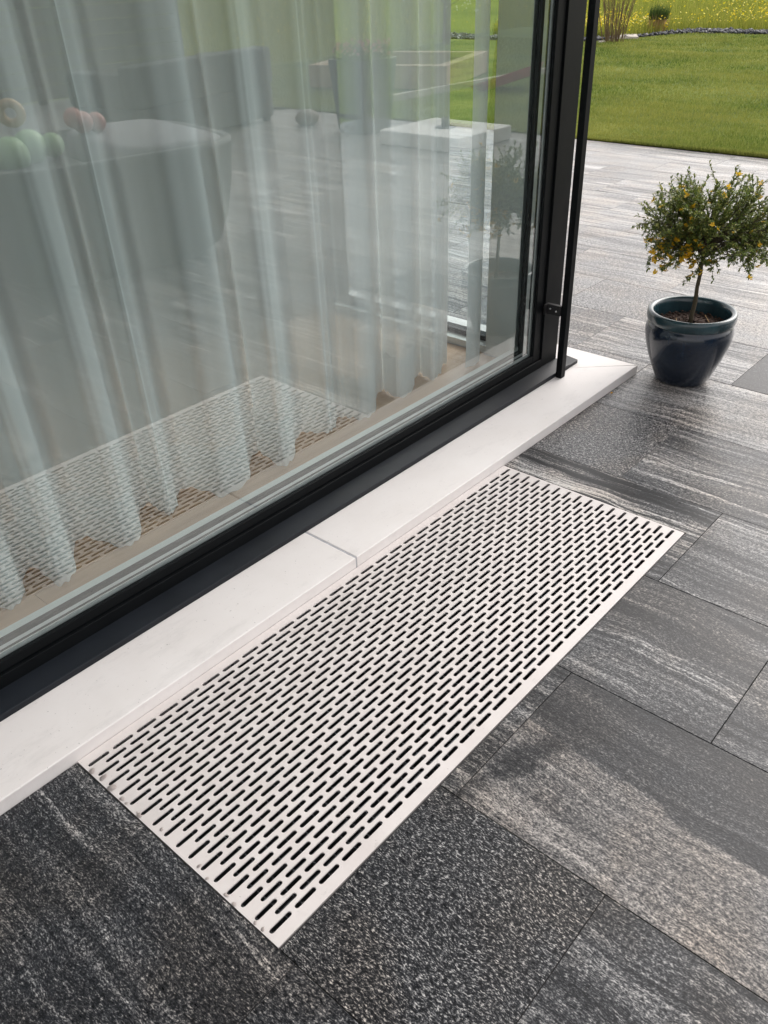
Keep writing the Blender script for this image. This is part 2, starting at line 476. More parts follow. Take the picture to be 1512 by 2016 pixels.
# ------------------------------------------------------------------ GROUND: terrain, lawn, meadow
def grid_sheet(name, xs, ys, hfun, mat, kind):
    X, Y = np.meshgrid(xs, ys, indexing='ij')
    Z = hfun(X, Y)
    V = np.stack([X, Y, Z], -1).reshape(-1, 3)
    nx, ny = len(xs), len(ys)
    i, j = np.meshgrid(np.arange(nx-1), np.arange(ny-1), indexing='ij')
    a = (i*ny + j).ravel()
    F = np.stack([a, a+ny, a+ny+1, a+1], 1)
    o = np_obj(name, V, F, mat, None, True)
    o['kind'] = kind
    return o

LAWN_X = 6.49
def lawn_far(y):                       # far border of the mown lawn
    return 14.6 + 2.3 / (1 + np.exp((y - 6.85) * 5.0)) - 0.02 * (y - 5) * 0

def terrain_h(x, y):
    d = np.maximum(0.0, np.sqrt(np.maximum(0, x - 3)**2 + np.minimum(0, y + 2)**2) - 13.0)
    und = 0.10*np.sin(x*0.31 + 1.0)*np.sin(y*0.27) * np.clip(d/10, 0, 1)
    return -0.035 + 0.022 * d + und
xs = np.concatenate([np.linspace(-260, -12, 16), np.linspace(-8, 40, 97), np.linspace(46, 320, 24)])
ys = np.concatenate([np.linspace(-320, -46, 24), np.linspace(-40, 40, 121), np.linspace(46, 320, 24)])
def ground_h(x, y):
    return np.minimum(terrain_h(x, y), 4.5) - 1.3 * ((x > -2.6) & (x < 6.1) & (y > -5.4) & (y < 4.6))
grid_sheet('meadow', xs, ys, ground_h, M_MEADOWGROUND, 'structure')

lx = np.linspace(LAWN_X, 19, 60); ly = np.linspace(-9.5, 12, 90)
def lawn_h(X, Y): return np.maximum(0.004, terrain_h(X, Y) + 0.04) + 0.012*np.sin(X*1.3)*np.sin(Y*1.1)*0.5
# lawn sheet clipped at its far border
X, Y = np.meshgrid(np.linspace(0, 1, 60), ly, indexing='ij')
XX = LAWN_X + X * (lawn_far(Y) - LAWN_X)
V = np.stack([XX, Y, lawn_h(XX, Y)], -1).reshape(-1, 3)
ii, jj = np.meshgrid(np.arange(59), np.arange(len(ly)-1), indexing='ij')
a = (ii*len(ly) + jj).ravel()
lawn = np_obj('lawn', V, np.stack([a, a+len(ly), a+len(ly)+1, a+1], 1), M_LAWNGROUND, None, True)
lawn['kind'] = 'structure'

def blades(name, px, py, pz, h, w, mat, lean=0.5, label=None, cat=None):
    n = len(px)
    ang = rng.uniform(0, 2*np.pi, n); la = rng.uniform(0, 2*np.pi, n); ll = rng.uniform(0, lean, n) * h
    dx, dy = np.cos(ang)*w/2, np.sin(ang)*w/2
    V = np.empty((n, 3, 3), np.float32)
    V[:, 0] = np.stack([px-dx, py-dy, pz], 1)
    V[:, 1] = np.stack([px+dx, py+dy, pz], 1)
    V[:, 2] = np.stack([px+np.cos(la)*ll, py+np.sin(la)*ll, pz+h], 1)
    o = np_obj(name, V.reshape(-1, 3), np.arange(3*n).reshape(-1, 3), mat)
    tag(o, label, cat, kind='stuff')
    return o

# mown grass: dense where the camera looks, thinner to the sides
n1 = 230000
u = rng.uniform(0, 1, n1)
gx = LAWN_X + 10.4 * u**1.6
yc = 1.2 + (gx - LAWN_X) * 0.42
gy = yc + rng.uniform(-1, 1, n1) * (2.4 + (gx - LAWN_X) * 0.26)
n2 = 150000
gx2 = LAWN_X + 8.5 * rng.uniform(0, 1, n2)**1.5
gy2 = rng.uniform(-9.2, 0.5, n2)
gx = np.concatenate([gx, gx2]); gy = np.concatenate([gy, gy2])
n3 = 16000                               # ragged fringe leaning over the paving edge
gx3 = LAWN_X + rng.uniform(-0.012, 0.05, n3); gy3 = rng.uniform(-2.5, 4.5, n3)
gx = np.concatenate([gx, gx3]); gy = np.concatenate([gy, gy3])
keep = gx < lawn_far(gy)
gx, gy = gx[keep], gy[keep]
gz = lawn_h(gx, gy) - 0.003
dist = np.clip((gx - LAWN_X) / 10, 0, 1)
gh = rng.uniform(0.018, 0.036, len(gx)) * (1 + 0.25*np.sin(gx*2.1)*np.sin(gy*1.7))
gw = rng.uniform(0.0035, 0.006, len(gx)) * (1 + 2.2*dist)
blades('lawn_grass', gx, gy, gz, gh, gw, M_LAWN, 0.9, 'short mown green grass beyond the paved terrace', 'grass')

# meadow grass and flowers behind the gravel strip
def meadow_pts(n, xr):
    px = xr[0] + (xr[1]-xr[0]) * rng.uniform(0, 1, n)**1.5
    f = (px - 15) * 0.30 + 5.9
    py = f + rng.uniform(-1, 1, n) * (3.6 + (px - 15) * 0.30)
    k = px > lawn_far(py) + 0.60
    return px[k], py[k]
mx_, my_ = meadow_pts(110000, (15.5, 34))
m2x = rng.uniform(6, 26, 60000); m2y = rng.uniform(-24, -9.4, 60000)
mx_ = np.concatenate([mx_, m2x]); my_ = np.concatenate([my_, m2y])
mz_ = ground_h(mx_, my_)
far = np.clip((mx_-15)/18, 0, 1)
blades('meadow_grass', mx_, my_, mz_ - 0.02, rng.uniform(0.10, 0.34, len(mx_)), rng.uniform(0.008, 0.016, len(mx_))*(1+1.0*far), M_MEADOW, 0.5,
       'tall unmown meadow grass behind the gravel strip', 'grass')
fx, fy = meadow_pts(26000, (15.6, 34))
cl = np.sin(fx*0.9+0.6*np.sin(fy*1.3))*np.sin(fy*0.8+1.1) + 0.8*np.sin(fx*2.3+fy*1.9)*0.6 + rng.uniform(-0.9, 0.9, len(fx))
k = cl > 0.42
fx, fy = fx[k], fy[k]
m2 = rng.uniform(8, 24, 900), rng.uniform(-20, -10, 900)
fx = np.concatenate([fx, m2[0]]); fy = np.concatenate([fy, m2[1]])
fz = ground_h(fx, fy) + rng.uniform(0.14, 0.34, len(fx))
n = len(fx); r = rng.uniform(0.010, 0.021, n)
base = np.array([[1,0,0],[0.3,0.95,0.25],[-0.8,0.6,0],[-0.8,-0.6,0.2],[0.3,-0.95,0]])
th = rng.uniform(0, 6.28, n); tl = rng.uniform(-0.9, 0.9, (n, 2))
V = np.empty((n, 5, 3), np.float32)
for q_, bv in enumerate(base):
    x = bv[0]*np.cos(th) - bv[1]*np.sin(th); y = bv[0]*np.sin(th) + bv[1]*np.cos(th)
    V[:, q_] = np.stack([fx + x*r, fy + y*r, fz + r*(bv[2] + x*tl[:, 0] + y*tl[:, 1])], 1)
o = np_obj('meadow_flowers', V.reshape(-1, 3), np.arange(5*n).reshape(-1, 5), M_YELLOW)
tag(o, 'yellow wild flowers scattered through the tall meadow grass', 'flowers', kind='stuff')

# slate gravel strip along the lawn's far border
def chips(name, px, py, pz, size, mat):
    n = len(px)
    oc = np.array([[1,0,0],[-1,0,0],[0,1,0],[0,-1,0],[0,0,0.6],[0,0,-0.6]], float)
    fc = np.array([[0,2,4],[2,1,4],[1,3,4],[3,0,4],[2,0,5],[1,2,5],[3,1,5],[0,3,5]])
    jit = oc[None]*rng.uniform(0.6, 1.3, (n, 6, 1)) + rng.uniform(-0.15, 0.15, (n, 6, 3))
    t = rng.uniform(0, 6.28, n); c, s = np.cos(t)[:, None], np.sin(t)[:, None]
    x = jit[..., 0]*c - jit[..., 1]*s; y = jit[..., 0]*s + jit[..., 1]*c
    V = np.stack([px[:, None] + x*size[:, None], py[:, None] + y*size[:, None], pz[:, None] + jit[..., 2]*size[:, None]], -1)
    F = fc[None] + (np.arange(n)*6)[:, None, None]
    return np_obj(name, V.reshape(-1, 3), F.reshape(-1, 3), mat)
n = 5200
gy_ = rng.uniform(-1.5, 11.0, n)
gx_ = lawn_far(gy_) + 0.02 + rng.uniform(0, 1, n) * (0.45 + 0.12*np.sin(gy_*1.2) + 0.45*np.clip((gy_-6.2), 0, 1))
gz_ = np.maximum(ground_h(gx_, gy_), lawn_h(gx_, gy_)) + rng.uniform(-0.02, 0.03, n)
o = chips('gravel', gx_, gy_, gz_, rng.uniform(0.025, 0.06, n), M_SLATE)
tag(o, 'dark slate gravel strip edging the far side of the lawn', 'gravel', kind='stuff')

# ------------------------------------------------------------------ PATIO: stone slabs
XS = [-2.92, -2.505, -2.09, -1.672, -1.254, -0.836, -0.418, 0.0, 0.418, 0.842, 1.26, 1.658, 2.07, 2.486, 2.89, 3.297, 3.70, 4.10, 4.49, 4.89, 5.285, 5.68, 6.08, 6.48]
GAP = 0.0009
bm = bmesh.new()
add_box(bm, -2.92, -0.02, -5.70, 0.05, -0.15, -0.0028)
add_box(bm, -0.02, 1.52, -5.70, -0.612, -0.15, -0.0028)
add_box(bm, 1.52, 6.48, -5.70, 0.05, -0.15, -0.0028)
add_box(bm, 2.25, 6.48, 0.05, 5.05, -0.15, -0.0028)
patio = mesh_obj('patio', bm, M_BED)
tag(patio, kind='structure')
SX, SY0, SX2 = 2.382, -0.0025, 2.382      # stone sill footprint: x < SX and y > SY0
rs = random.Random(5)
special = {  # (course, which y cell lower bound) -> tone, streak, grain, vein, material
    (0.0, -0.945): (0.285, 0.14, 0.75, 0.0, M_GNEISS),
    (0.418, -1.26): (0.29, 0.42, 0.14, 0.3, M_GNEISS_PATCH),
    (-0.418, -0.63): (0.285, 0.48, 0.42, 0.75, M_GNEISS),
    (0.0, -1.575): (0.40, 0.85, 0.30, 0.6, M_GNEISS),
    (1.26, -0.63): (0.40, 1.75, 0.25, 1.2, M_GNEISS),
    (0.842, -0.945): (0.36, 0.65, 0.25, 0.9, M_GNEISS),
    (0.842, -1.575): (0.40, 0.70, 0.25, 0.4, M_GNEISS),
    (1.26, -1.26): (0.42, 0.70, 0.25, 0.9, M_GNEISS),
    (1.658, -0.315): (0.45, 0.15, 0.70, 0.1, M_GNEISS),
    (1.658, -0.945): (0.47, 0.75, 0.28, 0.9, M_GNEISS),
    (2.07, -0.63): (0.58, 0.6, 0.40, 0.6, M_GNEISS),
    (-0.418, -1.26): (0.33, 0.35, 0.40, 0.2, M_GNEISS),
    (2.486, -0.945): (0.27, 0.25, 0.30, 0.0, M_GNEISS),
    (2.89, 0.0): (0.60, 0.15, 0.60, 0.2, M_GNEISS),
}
def sub_rect(poly_rect):
    """slab rectangle minus sill and grate -> polygon or None"""
    x0, x1, y0, y1 = poly_rect
    if x1 <= SX + 0.02:                 # beside the house: clip by the sill front
        if y0 >= SY0 - 0.01: return None
        y1 = min(y1, SY0)
        gx0, gx1, gy0 = -0.0035, 1.5040, -0.5940
        if x1 > gx0 and x0 < gx1 and y1 > gy0:
            if y0 >= gy0: 
                if x1 <= gx1: return None
                x0 = gx1
                return [(x0,y0),(x1,y0),(x1,y1),(x0,y1)]
            if x1 <= gx1:
                if x0 < gx0: return [(x0,y0),(x1,y0),(x1,gy0),(gx0,gy0),(gx0,y1),(x0,y1)]
                return [(x0,y0),(x1,y0),(x1,gy0),(x0,gy0)]
            return [(x0,y0),(x1,y0),(x1,y1),(gx1,y1),(gx1,gy0),(x0,gy0)]
        return [(x0,y0),(x1,y0),(x1,y1),(x0,y1)]
    if x0 < SX:                         # course that passes the sill's end
        if y0 >= SY0: return [(SX+0.002,y0),(x1,y0),(x1,y1),(SX+0.002,y1)]
        if y1 > SY0: return [(x0,y0),(x1,y0),(x1,y1),(SX+0.002,y1),(SX+0.002,SY0),(x0,SY0)]
    return [(x0,y0),(x1,y0),(x1,y1),(x0,y1)]
slab_cache = {}
for ci in range(len(XS)-1):
    xa, xb = XS[ci], XS[ci+1]
    odd = (ci % 2 == 1)                # course starting at x=0 has ci=7 -> joints at +-0.315
    start = -6.30 if not odd else -5.985
    ymax = 5.04 if xb > SX + 0.02 else 0.0
    k = 0
    while True:
        ya = start + 0.63*k; yb = ya + 0.63; k += 1
        if ya >= ymax - 0.01: break
        y0, y1 = max(ya, -5.70), min(yb, ymax if ymax > 0 else yb)
        if y1 - y0 < 0.05: continue
        poly = sub_rect((xa+GAP, xb-GAP, y0+GAP, y1-GAP))
        if poly is None: continue
        cx, cyy = (xa+xb)/2, (ya+yb)/2
        loc = [(x-cx, y-cyy) for x, y in poly]
        key = (round(xb-xa, 4), tuple((round(x, 4), round(y, 4)) for x, y in loc))
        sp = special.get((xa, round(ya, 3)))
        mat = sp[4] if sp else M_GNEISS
        key = key + (mat.name,)
        if key in slab_cache:
            o = bpy.data.objects.new('slab', slab_cache[key]); link(o, patio)
        else:
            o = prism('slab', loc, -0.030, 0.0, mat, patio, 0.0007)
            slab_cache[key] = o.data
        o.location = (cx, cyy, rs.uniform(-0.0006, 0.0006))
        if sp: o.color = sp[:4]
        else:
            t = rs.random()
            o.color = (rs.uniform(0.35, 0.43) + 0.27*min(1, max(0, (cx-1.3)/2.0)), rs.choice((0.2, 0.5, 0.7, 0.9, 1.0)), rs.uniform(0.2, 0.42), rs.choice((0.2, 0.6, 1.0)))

# ------------------------------------------------------------------ LIGHT WELL and GRATE
bm = bmesh.new()
add_box(bm, -0.07, -0.007, -0.66, 0.0, -0.95, -0.034)
add_box(bm, 1.507, 1.57, -0.66, 0.0, -0.95, -0.034)
add_box(bm, -0.007, 1.507, -0.66, -0.597, -0.95, -0.034)
add_box(bm, -0.07, 1.57, 0.0, 0.06, -0.95, -0.034)
add_box(bm, -0.07, 1.57, -0.66, 0.06, -1.0, -0.95)
o = mesh_obj('light_well', bm, M_PIT)
tag(o, kind='structure')

grate = empty('light_well_grate', (0.75, -0.295, 0))
tag(grate, 'white perforated metal grate with rows of slots set in the paving', 'grate')
GL, GW, TH = 1.5, 0.59, 0.003
PX, PY, SL, SW = 0.0575, 0.01778, 0.0480, 0.0095
bm = bmesh.new()
top_z = 0.0004
vc = {}
def gv(x, y):
    k = (round(x, 5), round(y, 5))
    if k not in vc: vc[k] = bm.verts.new((k[0], k[1], top_z))
    return vc[k]
NROW = 31
Y0 = -0.02800 + PY/2                # top line of first row strip
X0 = 0.0318 - PX/2                  # left line of even-row cells
NC = 26
XE = X0 + NC*PX
def slot_cell(xl, xr, yt, yb, xc, yc):
    r = SW/2; h = SL/2 - r
    pts = []
    for k in range(7):
        t = math.pi/2 - math.pi*k/6
        pts.append((xc + h + r*math.cos(t), yc + r*math.sin(t)))
    for k in range(7):
        t = -math.pi/2 - math.pi*k/6
        pts.append((xc - h + r*math.cos(t), yc + r*math.sin(t)))
    # clockwise from top right; ring to cell border
    v = [gv(*p) for p in pts]
    tl, tr, br, bl = gv(xl, yt), gv(xr, yt), gv(xr, yb), gv(xl, yb)
    # mid points on the cell's top and bottom edge shared with the brick-offset neighbours
    tm, bmid = gv((xl+xr)/2, yt), gv((xl+xr)/2, yb)
    f = bm.faces.new
    f((tm, v[13], v[0])) if False else None
    f((tl, v[13], v[0], tm)); f((tm, v[0], tr))
    for k in range(3): f((tr, v[k], v[k+1]))
    f((tr, v[3], br))
    for k in range(3, 6): f((br, v[k], v[k+1]))
    f((br, v[6], bmid)); f((bmid, v[6], v[7], bl))
    for k in range(7, 10): f((bl, v[k], v[k+1]))
    f((bl, v[10], tl))
    for k in range(10, 13): f((tl, v[k], v[k+1]))
for rI in range(NROW):
    yt = Y0 - rI*PY; yb = yt - PY; yc = (yt+yb)/2
    if rI % 2 == 0:
        for c in range(NC): slot_cell(X0+c*PX, X0+(c+1)*PX, yt, yb, X0+(c+0.5)*PX, yc)
    else:
        xl = X0; xm = X0 + PX/2
        bm.faces.new((gv(xl, yt), gv(xl, yb), gv(xm, yb), gv(xm, yt)))
        for c in range(NC-1): slot_cell(xm+c*PX, xm+(c+1)*PX, yt, yb, xm+(c+0.5)*PX, yc)
        xl2 = X0 + (NC-0.5)*PX
        bm.faces.new((gv(xl2, yt), gv(xl2, yb), gv(XE, yb), gv(XE, yt)))
YB = Y0 - NROW*PY
ysl = [Y0 - i*PY for i in range(NROW+1)]
xsl = sorted({k[0] for k in vc if abs(k[1]-round(Y0, 5)) < 1e-6})
xsb = sorted({k[0] for k in vc if abs(k[1]-round(YB, 5)) < 1e-6})
def quadstrip(a, b):
    for i in range(len(a)-1): bm.faces.new((a[i], b[i], b[i+1], a[i+1]))
quadstrip([gv(0.0, y) for y in ysl], [gv(X0, y) for y in ysl])
quadstrip([gv(XE, y) for y in ysl], [gv(GL, y) for y in ysl])
tx = [0.0] + xsl + [GL]; bx = [0.0] + xsb + [GL]
quadstrip([gv(x, -0.0015) for x in tx][::-1], [gv(x, Y0) for x in tx][::-1])
quadstrip([gv(x, YB) for x in bx][::-1], [gv(x, -GW) for x in bx][::-1])
bmesh.ops.recalc_face_normals(bm, faces=bm.faces[:])
if bm.faces[:][0].normal.z < 0: bmesh.ops.reverse_faces(bm, faces=bm.faces[:])
ext = bmesh.ops.extrude_face_region(bm, geom=bm.faces[:])
for v in [e for e in ext['geom'] if isinstance(e, bmesh.types.BMVert)]: v.co.z -= TH
bmesh.ops.recalc_face_normals(bm, faces=bm.faces[:])
bmesh.ops.translate(bm, verts=bm.verts[:], vec=(-0.75, 0.295, 0))
mesh_obj('plate', bm, M_PLATE, grate)
# folded down-turned edge of the plate
bm = bmesh.new()
for b in ((0.0005, 0.0025, -GW+0.001, -0.003), (GL-0.0025, GL-0.0005, -GW+0.001, -0.003), (0.003, GL-0.003, -GW+0.0005, -GW+0.0025), (0.003, GL-0.003, -0.0045, -0.0025)):
    add_box(bm, b[0]-0.75, b[1]-0.75, b[2]+0.295, b[3]+0.295, -0.022, -0.0028)
mesh_obj('folded_edge', bm, M_PLATE, grate)
bm = bmesh.new()
for i in range(15):
    y = Y0 - (2*i+1.5)*PY + 0.295 - 0.0005
    add_box(bm, -0.744, 0.744, y-0.0011, y+0.0011, -0.032, -0.006)
mesh_obj('bearing_bars', bm, M_STEEL, grate)['kind'] = 'stuff'
bm = bmesh.new()
for i in range(44):
    x = -0.735 + i*0.0342
    add_box(bm, x-0.0010, x+0.0010, -0.288, 0.288, -0.0245, -0.0125)
mesh_obj('cross_bars', bm, M_STEEL, grate)['kind'] = 'stuff'
bm = bmesh.new()
for b in ((-0.0031, -0.0008, -GW-0.0034, -0.001), (GL+0.0008, GL+0.0034, -GW-0.0034, -0.001), (-0.0006, GL+0.0006, -GW-0.0034, -GW-0.0008)):
    add_box(bm, b[0]-0.75, b[1]-0.75, b[2]+0.295, b[3]+0.295, -0.04, -0.004)
mesh_obj('rim_frame', bm, M_SEAL, grate)

# ------------------------------------------------------------------ HOUSE
house = empty('house', (0, 2.5, 0))
tag(house, 'modern house corner with large dark framed windows and white stone sill', 'house')
def hp(o):                              # keep world coordinates under the house empty
    o.parent = house
    o.matrix_parent_inverse = Matrix.Translation(house.location).inverted()
    return o
def hpart(name, b, mat, bevel=0.0): return hp(box(name, b, mat, None, bevel))
WX0, WX1, ZT = -1.35, 2.045, 2.42
# stone sill
sill = empty('stone_sill', (0, 0, 0)); hp(sill)
def sub(o, parent):
    o.parent = parent
    o.matrix_parent_inverse = parent.matrix_world.inverted() if False else Matrix.Identity(4)
    return o
SZ = 0.031
prism('sill_stone', [(-2.9, 0.0005), (0.8255, 0.0005), (0.8255, 0.30), (-2.9, 0.30)], -0.06, SZ, M_WSTONE, sill, 0.0025)
prism('sill_stone', [(0.8305, 0.0005), (2.380, 0.0005), (2.2015, 0.1885), (2.2015, 0.30), (0.8305, 0.30)], -0.06, SZ, M_WSTONE, sill, 0.0025)
prism('sill_stone', [(2.380, 0.0035), (2.380, 4.9), (2.204, 4.9), (2.204, 0.1905)], -0.06, SZ, M_WSTONE, sill, 0.0025)
bm = bmesh.new(); add_box(bm, 0.8255, 0.8305, 0.0012, 0.30, -0.05, SZ-0.0008)
mesh_obj('grout_joint', bm, M_GROUT, sill)
# metal sill with turned-down nose
bm = bmesh.new()
prof = [(0.186, 0.0315), (0.186, 0.0445), (0.1875, 0.0465), (0.244, 0.0580), (0.300, 0.0580), (0.300, 0.0315)]
def extrude_x(bm, prof, x0, x1):
    a = [bm.verts.new((x0, y, z)) for y, z in prof]; b = [bm.verts.new((x1, y, z)) for y, z in prof]
    n = len(prof)
    for i in range(n): bm.faces.new((a[i], a[(i+1) % n], b[(i+1) % n], b[i]))
    bm.faces.new(a[::-1]); bm.faces.new(b)
    bmesh.ops.recalc_face_normals(bm, faces=bm.faces[:])
extrude_x(bm, prof, -1.45, 2.199)
hp(mesh_obj('metal_sill', bm, M_SILLMETAL))
bm = bmesh.new()
extrude_x(bm, [(0.187, 0.0318), (0.187, 0.0440), (0.189, 0.0455), (0.246, 0.0520), (0.246, 0.0318)], 2.1995, 2.262)
hp(mesh_obj('sill_end_plate', bm, M_SILLMETAL))

def big_window(name, y0, x0, x1, z0, z1):
    """south window: frame, sash and glazing; x0..x1 glass opening"""
    w = box(name, (x0-0.14, x0-0.048, y0-0.022, y0+0.13, 0.05, z1+0.09), M_ANTH)   # left jamb carries the rest
    hp(w)
    def s(nm, b, mat, bev=0.0):
        o = box(nm, b, mat, None, bev); o.parent = w; return o
    s('bottom_frame', (x0-0.048, x1+0.048, y0-0.022, y0+0.075, 0.045, 0.0885), M_ANTH, 0.0015)
    s('top_frame', (x0-0.048, x1+0.048, y0-0.022, y0+0.075, z1+0.03, z1+0.09), M_ANTH, 0.0015)
    s('bottom_sash', (x0, x1, y0-0.014, y0-0.001, 0.0905, 0.1145), M_ANTH, 0.0015)
    s('top_sash', (x0, x1, y0-0.014, y0+0.05, z1, z1+0.028), M_ANTH, 0.0015)
    s('side_sash', (x1+0.0005, x1+0.047, y0-0.0145, y0-0.001, 0.0905, z1+0.028), M_ANTH, 0.0015)
    s('side_sash', (x0-0.047, x0-0.0005, y0-0.0145, y0-0.001, 0.0905, z1+0.028), M_ANTH, 0.0015)
    gp = s('glass_pane', (x0-0.004, x1+0.004, y0, y0+0.004, 0.095, z1+0.004), M_GLASS_IN)
    gp.data.materials.append(M_GLASS_OUT)            # reflective coating on the weather face
    for f_ in gp.data.polygons:
        if f_.normal.y < -0.5: f_.material_index = 1
    s('glass_pane', (x0-0.004, x1+0.004, y0+0.030, y0+0.034, 0.095, z1+0.004), M_GLASS_IN)
    for (ya, yb, mat, dz) in ((0.0045, 0.0105, M_ALU, 0.0), (0.0108, 0.0160, M_SEAL, 0.0015), (0.0163, 0.0295, M_ALU, 0.0), (0.0345, 0.047, M_SEAL, 0.006)):
        bm = bmesh.new()
        add_box(bm, x0+0.001, x1-0.001, y0+ya, y0+yb, 0.0895, 0.119+dz)
        add_box(bm, x1-0.0005-dz, x1+0.046, y0+ya, y0+yb, 0.0895, z1)
        add_box(bm, x0-0.046, x0+0.0005+dz, y0+ya, y0+yb, 0.0895, z1)
        o = mesh_obj('spacer' if mat is M_ALU else 'seal', bm, mat); o.parent = w
    s('inner_frame', (x0-0.04, x1+0.04, y0+0.0475, y0+0.083, 0.0892, 0.116), M_INWHITE, 0.002)
    return w
win = big_window('window', 0.265, WX0, WX1, 0.119, ZT)
# corner post
hpart('corner_post', (2.0935, 2.1985, 0.2440, 0.4600, 0.0585, 2.60), M_ANTH, 0.0015)
hpart('post_cladding', (2.0935, 2.185, 0.4605, 0.4780, 0.056, 2.60), M_INPANEL, 0.001)
hpart('post_lining', (2.074, 2.0930, 0.3485, 0.4780, 0.056, 2.60), M_INPANEL, 0.001)
# side window facing the lawn
sw = hp(box('window', (2.135, 2.195, 0.4785, 0.520, 0.05, 2.42), M_ANTH))
def s2(nm, b, mat, bev=0.0):
    o = box(nm, b, mat, None, bev); o.parent = sw; return o
s2('bottom_frame', (2.150, 2.198, 0.5205, 1.30, 0.045, 0.088), M_ANTH)
s2('spacer', (2.140, 2.1495, 0.5205, 1.30, 0.060, 0.094), M_ALU)
s2('bottom_sash', (2.128, 2.1395, 0.5205, 1.30, 0.060, 0.100), M_ANTH)
s2('inner_frame', (2.085, 2.1275, 0.4785, 1.30, 0.056, 0.082), M_INWHITE)
s2('top_frame', (2.135, 2.198, 0.5205, 1.30, 2.42, 2.50), M_ANTH)
s2('jamb', (2.135, 2.195, 1.3005, 1.36, 0.05, 2.42), M_ANTH)
s2('glass_pane', (2.160, 2.164, 0.5207, 1.2995, 0.0885, 2.4195), M_GLASS_IN)
# walls, floor slab, roof
hpart('wall', (-2.9, -1.492, 0.24, 0.60, 0.05, 2.60), M_RENDER)
hpart('wall', (2.086, 2.199, 1.3605, 5.0, 0.05, 2.60), M_RENDER)
hpart('wall', (-2.9, 2.0855, 4.72, 5.0, 0.05, 2.60), M_RENDER)
hpart('wall', (-2.9, -2.65, 0.6005, 4.7195, 0.05, 2.60), M_RENDER)
hpart('lintel', (-1.4915, 2.0930, 0.243, 0.40, ZT+0.0905, 2.60), M_ANTH)
hpart('lintel', (2.10, 2.1985, 0.4785, 1.36, 2.5005, 2.60), M_ANTH)
hpart('roof_added_overhang', (-2.95, 2.42, -0.62, 5.05, 2.601, 2.90), M_RENDER, 0.004)  # unseen roof; front overhang added to shade the near sill and paving
hpart('room_wall', (-2.64, 2.08, 4.60, 4.715, 0.06, 2.59), M_ROOMWALL)
hpart('room_wall', (-2.645, -2.55, 0.61, 4.595, 0.06, 2.59), M_ROOMWALL)
hpart('ceiling', (-2.54, 2.09, 0.405, 4.595, 2.50, 2.595), M_ROOMWALL)
hpart('foundation', (-2.9, 2.199, 0.3005, 5.0, -0.06, 0.036), M_ROOMWALL)
# oak floor, plank by plank
floor = empty('wood_floor', (0, 0, 0)); hp(floor)
py = 0.3485
ri = 0
plank_cache = {}
while py < 4.55:
    x = -2.5 - [0.0, 0.7, 0.35][ri % 3]
    while x < 2.07:
        xa, xb = max(x, -2.54), min(x+1.35, 2.0725 if py < 0.47 else 2.083)
        if xb - xa > 0.03:
            key = round(xb-xa, 3)
            if key in plank_cache:
                o = bpy.data.objects.new('plank', plank_cache[key]); link(o, floor)
            else:
                o = box('plank', (0, xb-xa-0.0012, 0, 0.1388, 0.0365, 0.0555), M_OAK, floor)
                plank_cache[key] = o.data
            o.location = (xa, py, 0)
        x += 1.35
    py += 0.14; ri += 1

# guide rail and its bracket
rail = box('guide_rail', (2.101, 2.129, 0.1615, 0.1845, SZ+0.0005, 2.55), M_ANTH, None, 0.0015)
hp(rail)
br = box('rail_bracket', (2.0965, 2.112, 0.185, 0.2435, 0.262, 0.298), M_SEAL, None, 0.001); hp(br)
bm = bmesh.new(); add_box(bm, 2.082, 2.0962, 0.2365, 0.2435, 0.262, 0.298)
o = mesh_obj('flange', bm, M_SEAL); o.parent = br
for (yy, zz) in ((0.200, 0.278), (0.225, 0.283)):
    bm = bmesh.new()
    m4 = Matrix.Translation((2.0955, yy, zz)) @ Matrix.Rotation(math.radians(90), 4, 'Y')
    bmesh.ops.create_cone(bm, cap_ends=True, segments=14, radius1=0.0036, radius2=0.0028, depth=0.003, matrix=m4)
    o = mesh_obj('screw', bm, M_SCREW); o.parent = br

# ------------------------------------------------------------------ CURTAINS
def catmull(pts, per=10):
    P = [np.array(p, float) for p in pts]
    P = [2*P[0]-P[1]] + P + [2*P[-1]-P[-2]]
    out = []
    for i in range(1, len(P)-2):
        for k in range(per):
            t = k/per
            out.append(0.5*((2*P[i]) + (-P[i-1]+P[i+1])*t + (2*P[i-1]-5*P[i]+4*P[i+1]-P[i+2])*t*t + (-P[i-1]+3*P[i]-3*P[i+1]+P[i+2])*t**3))
    out.append(P[-2])
    return np.array(out)

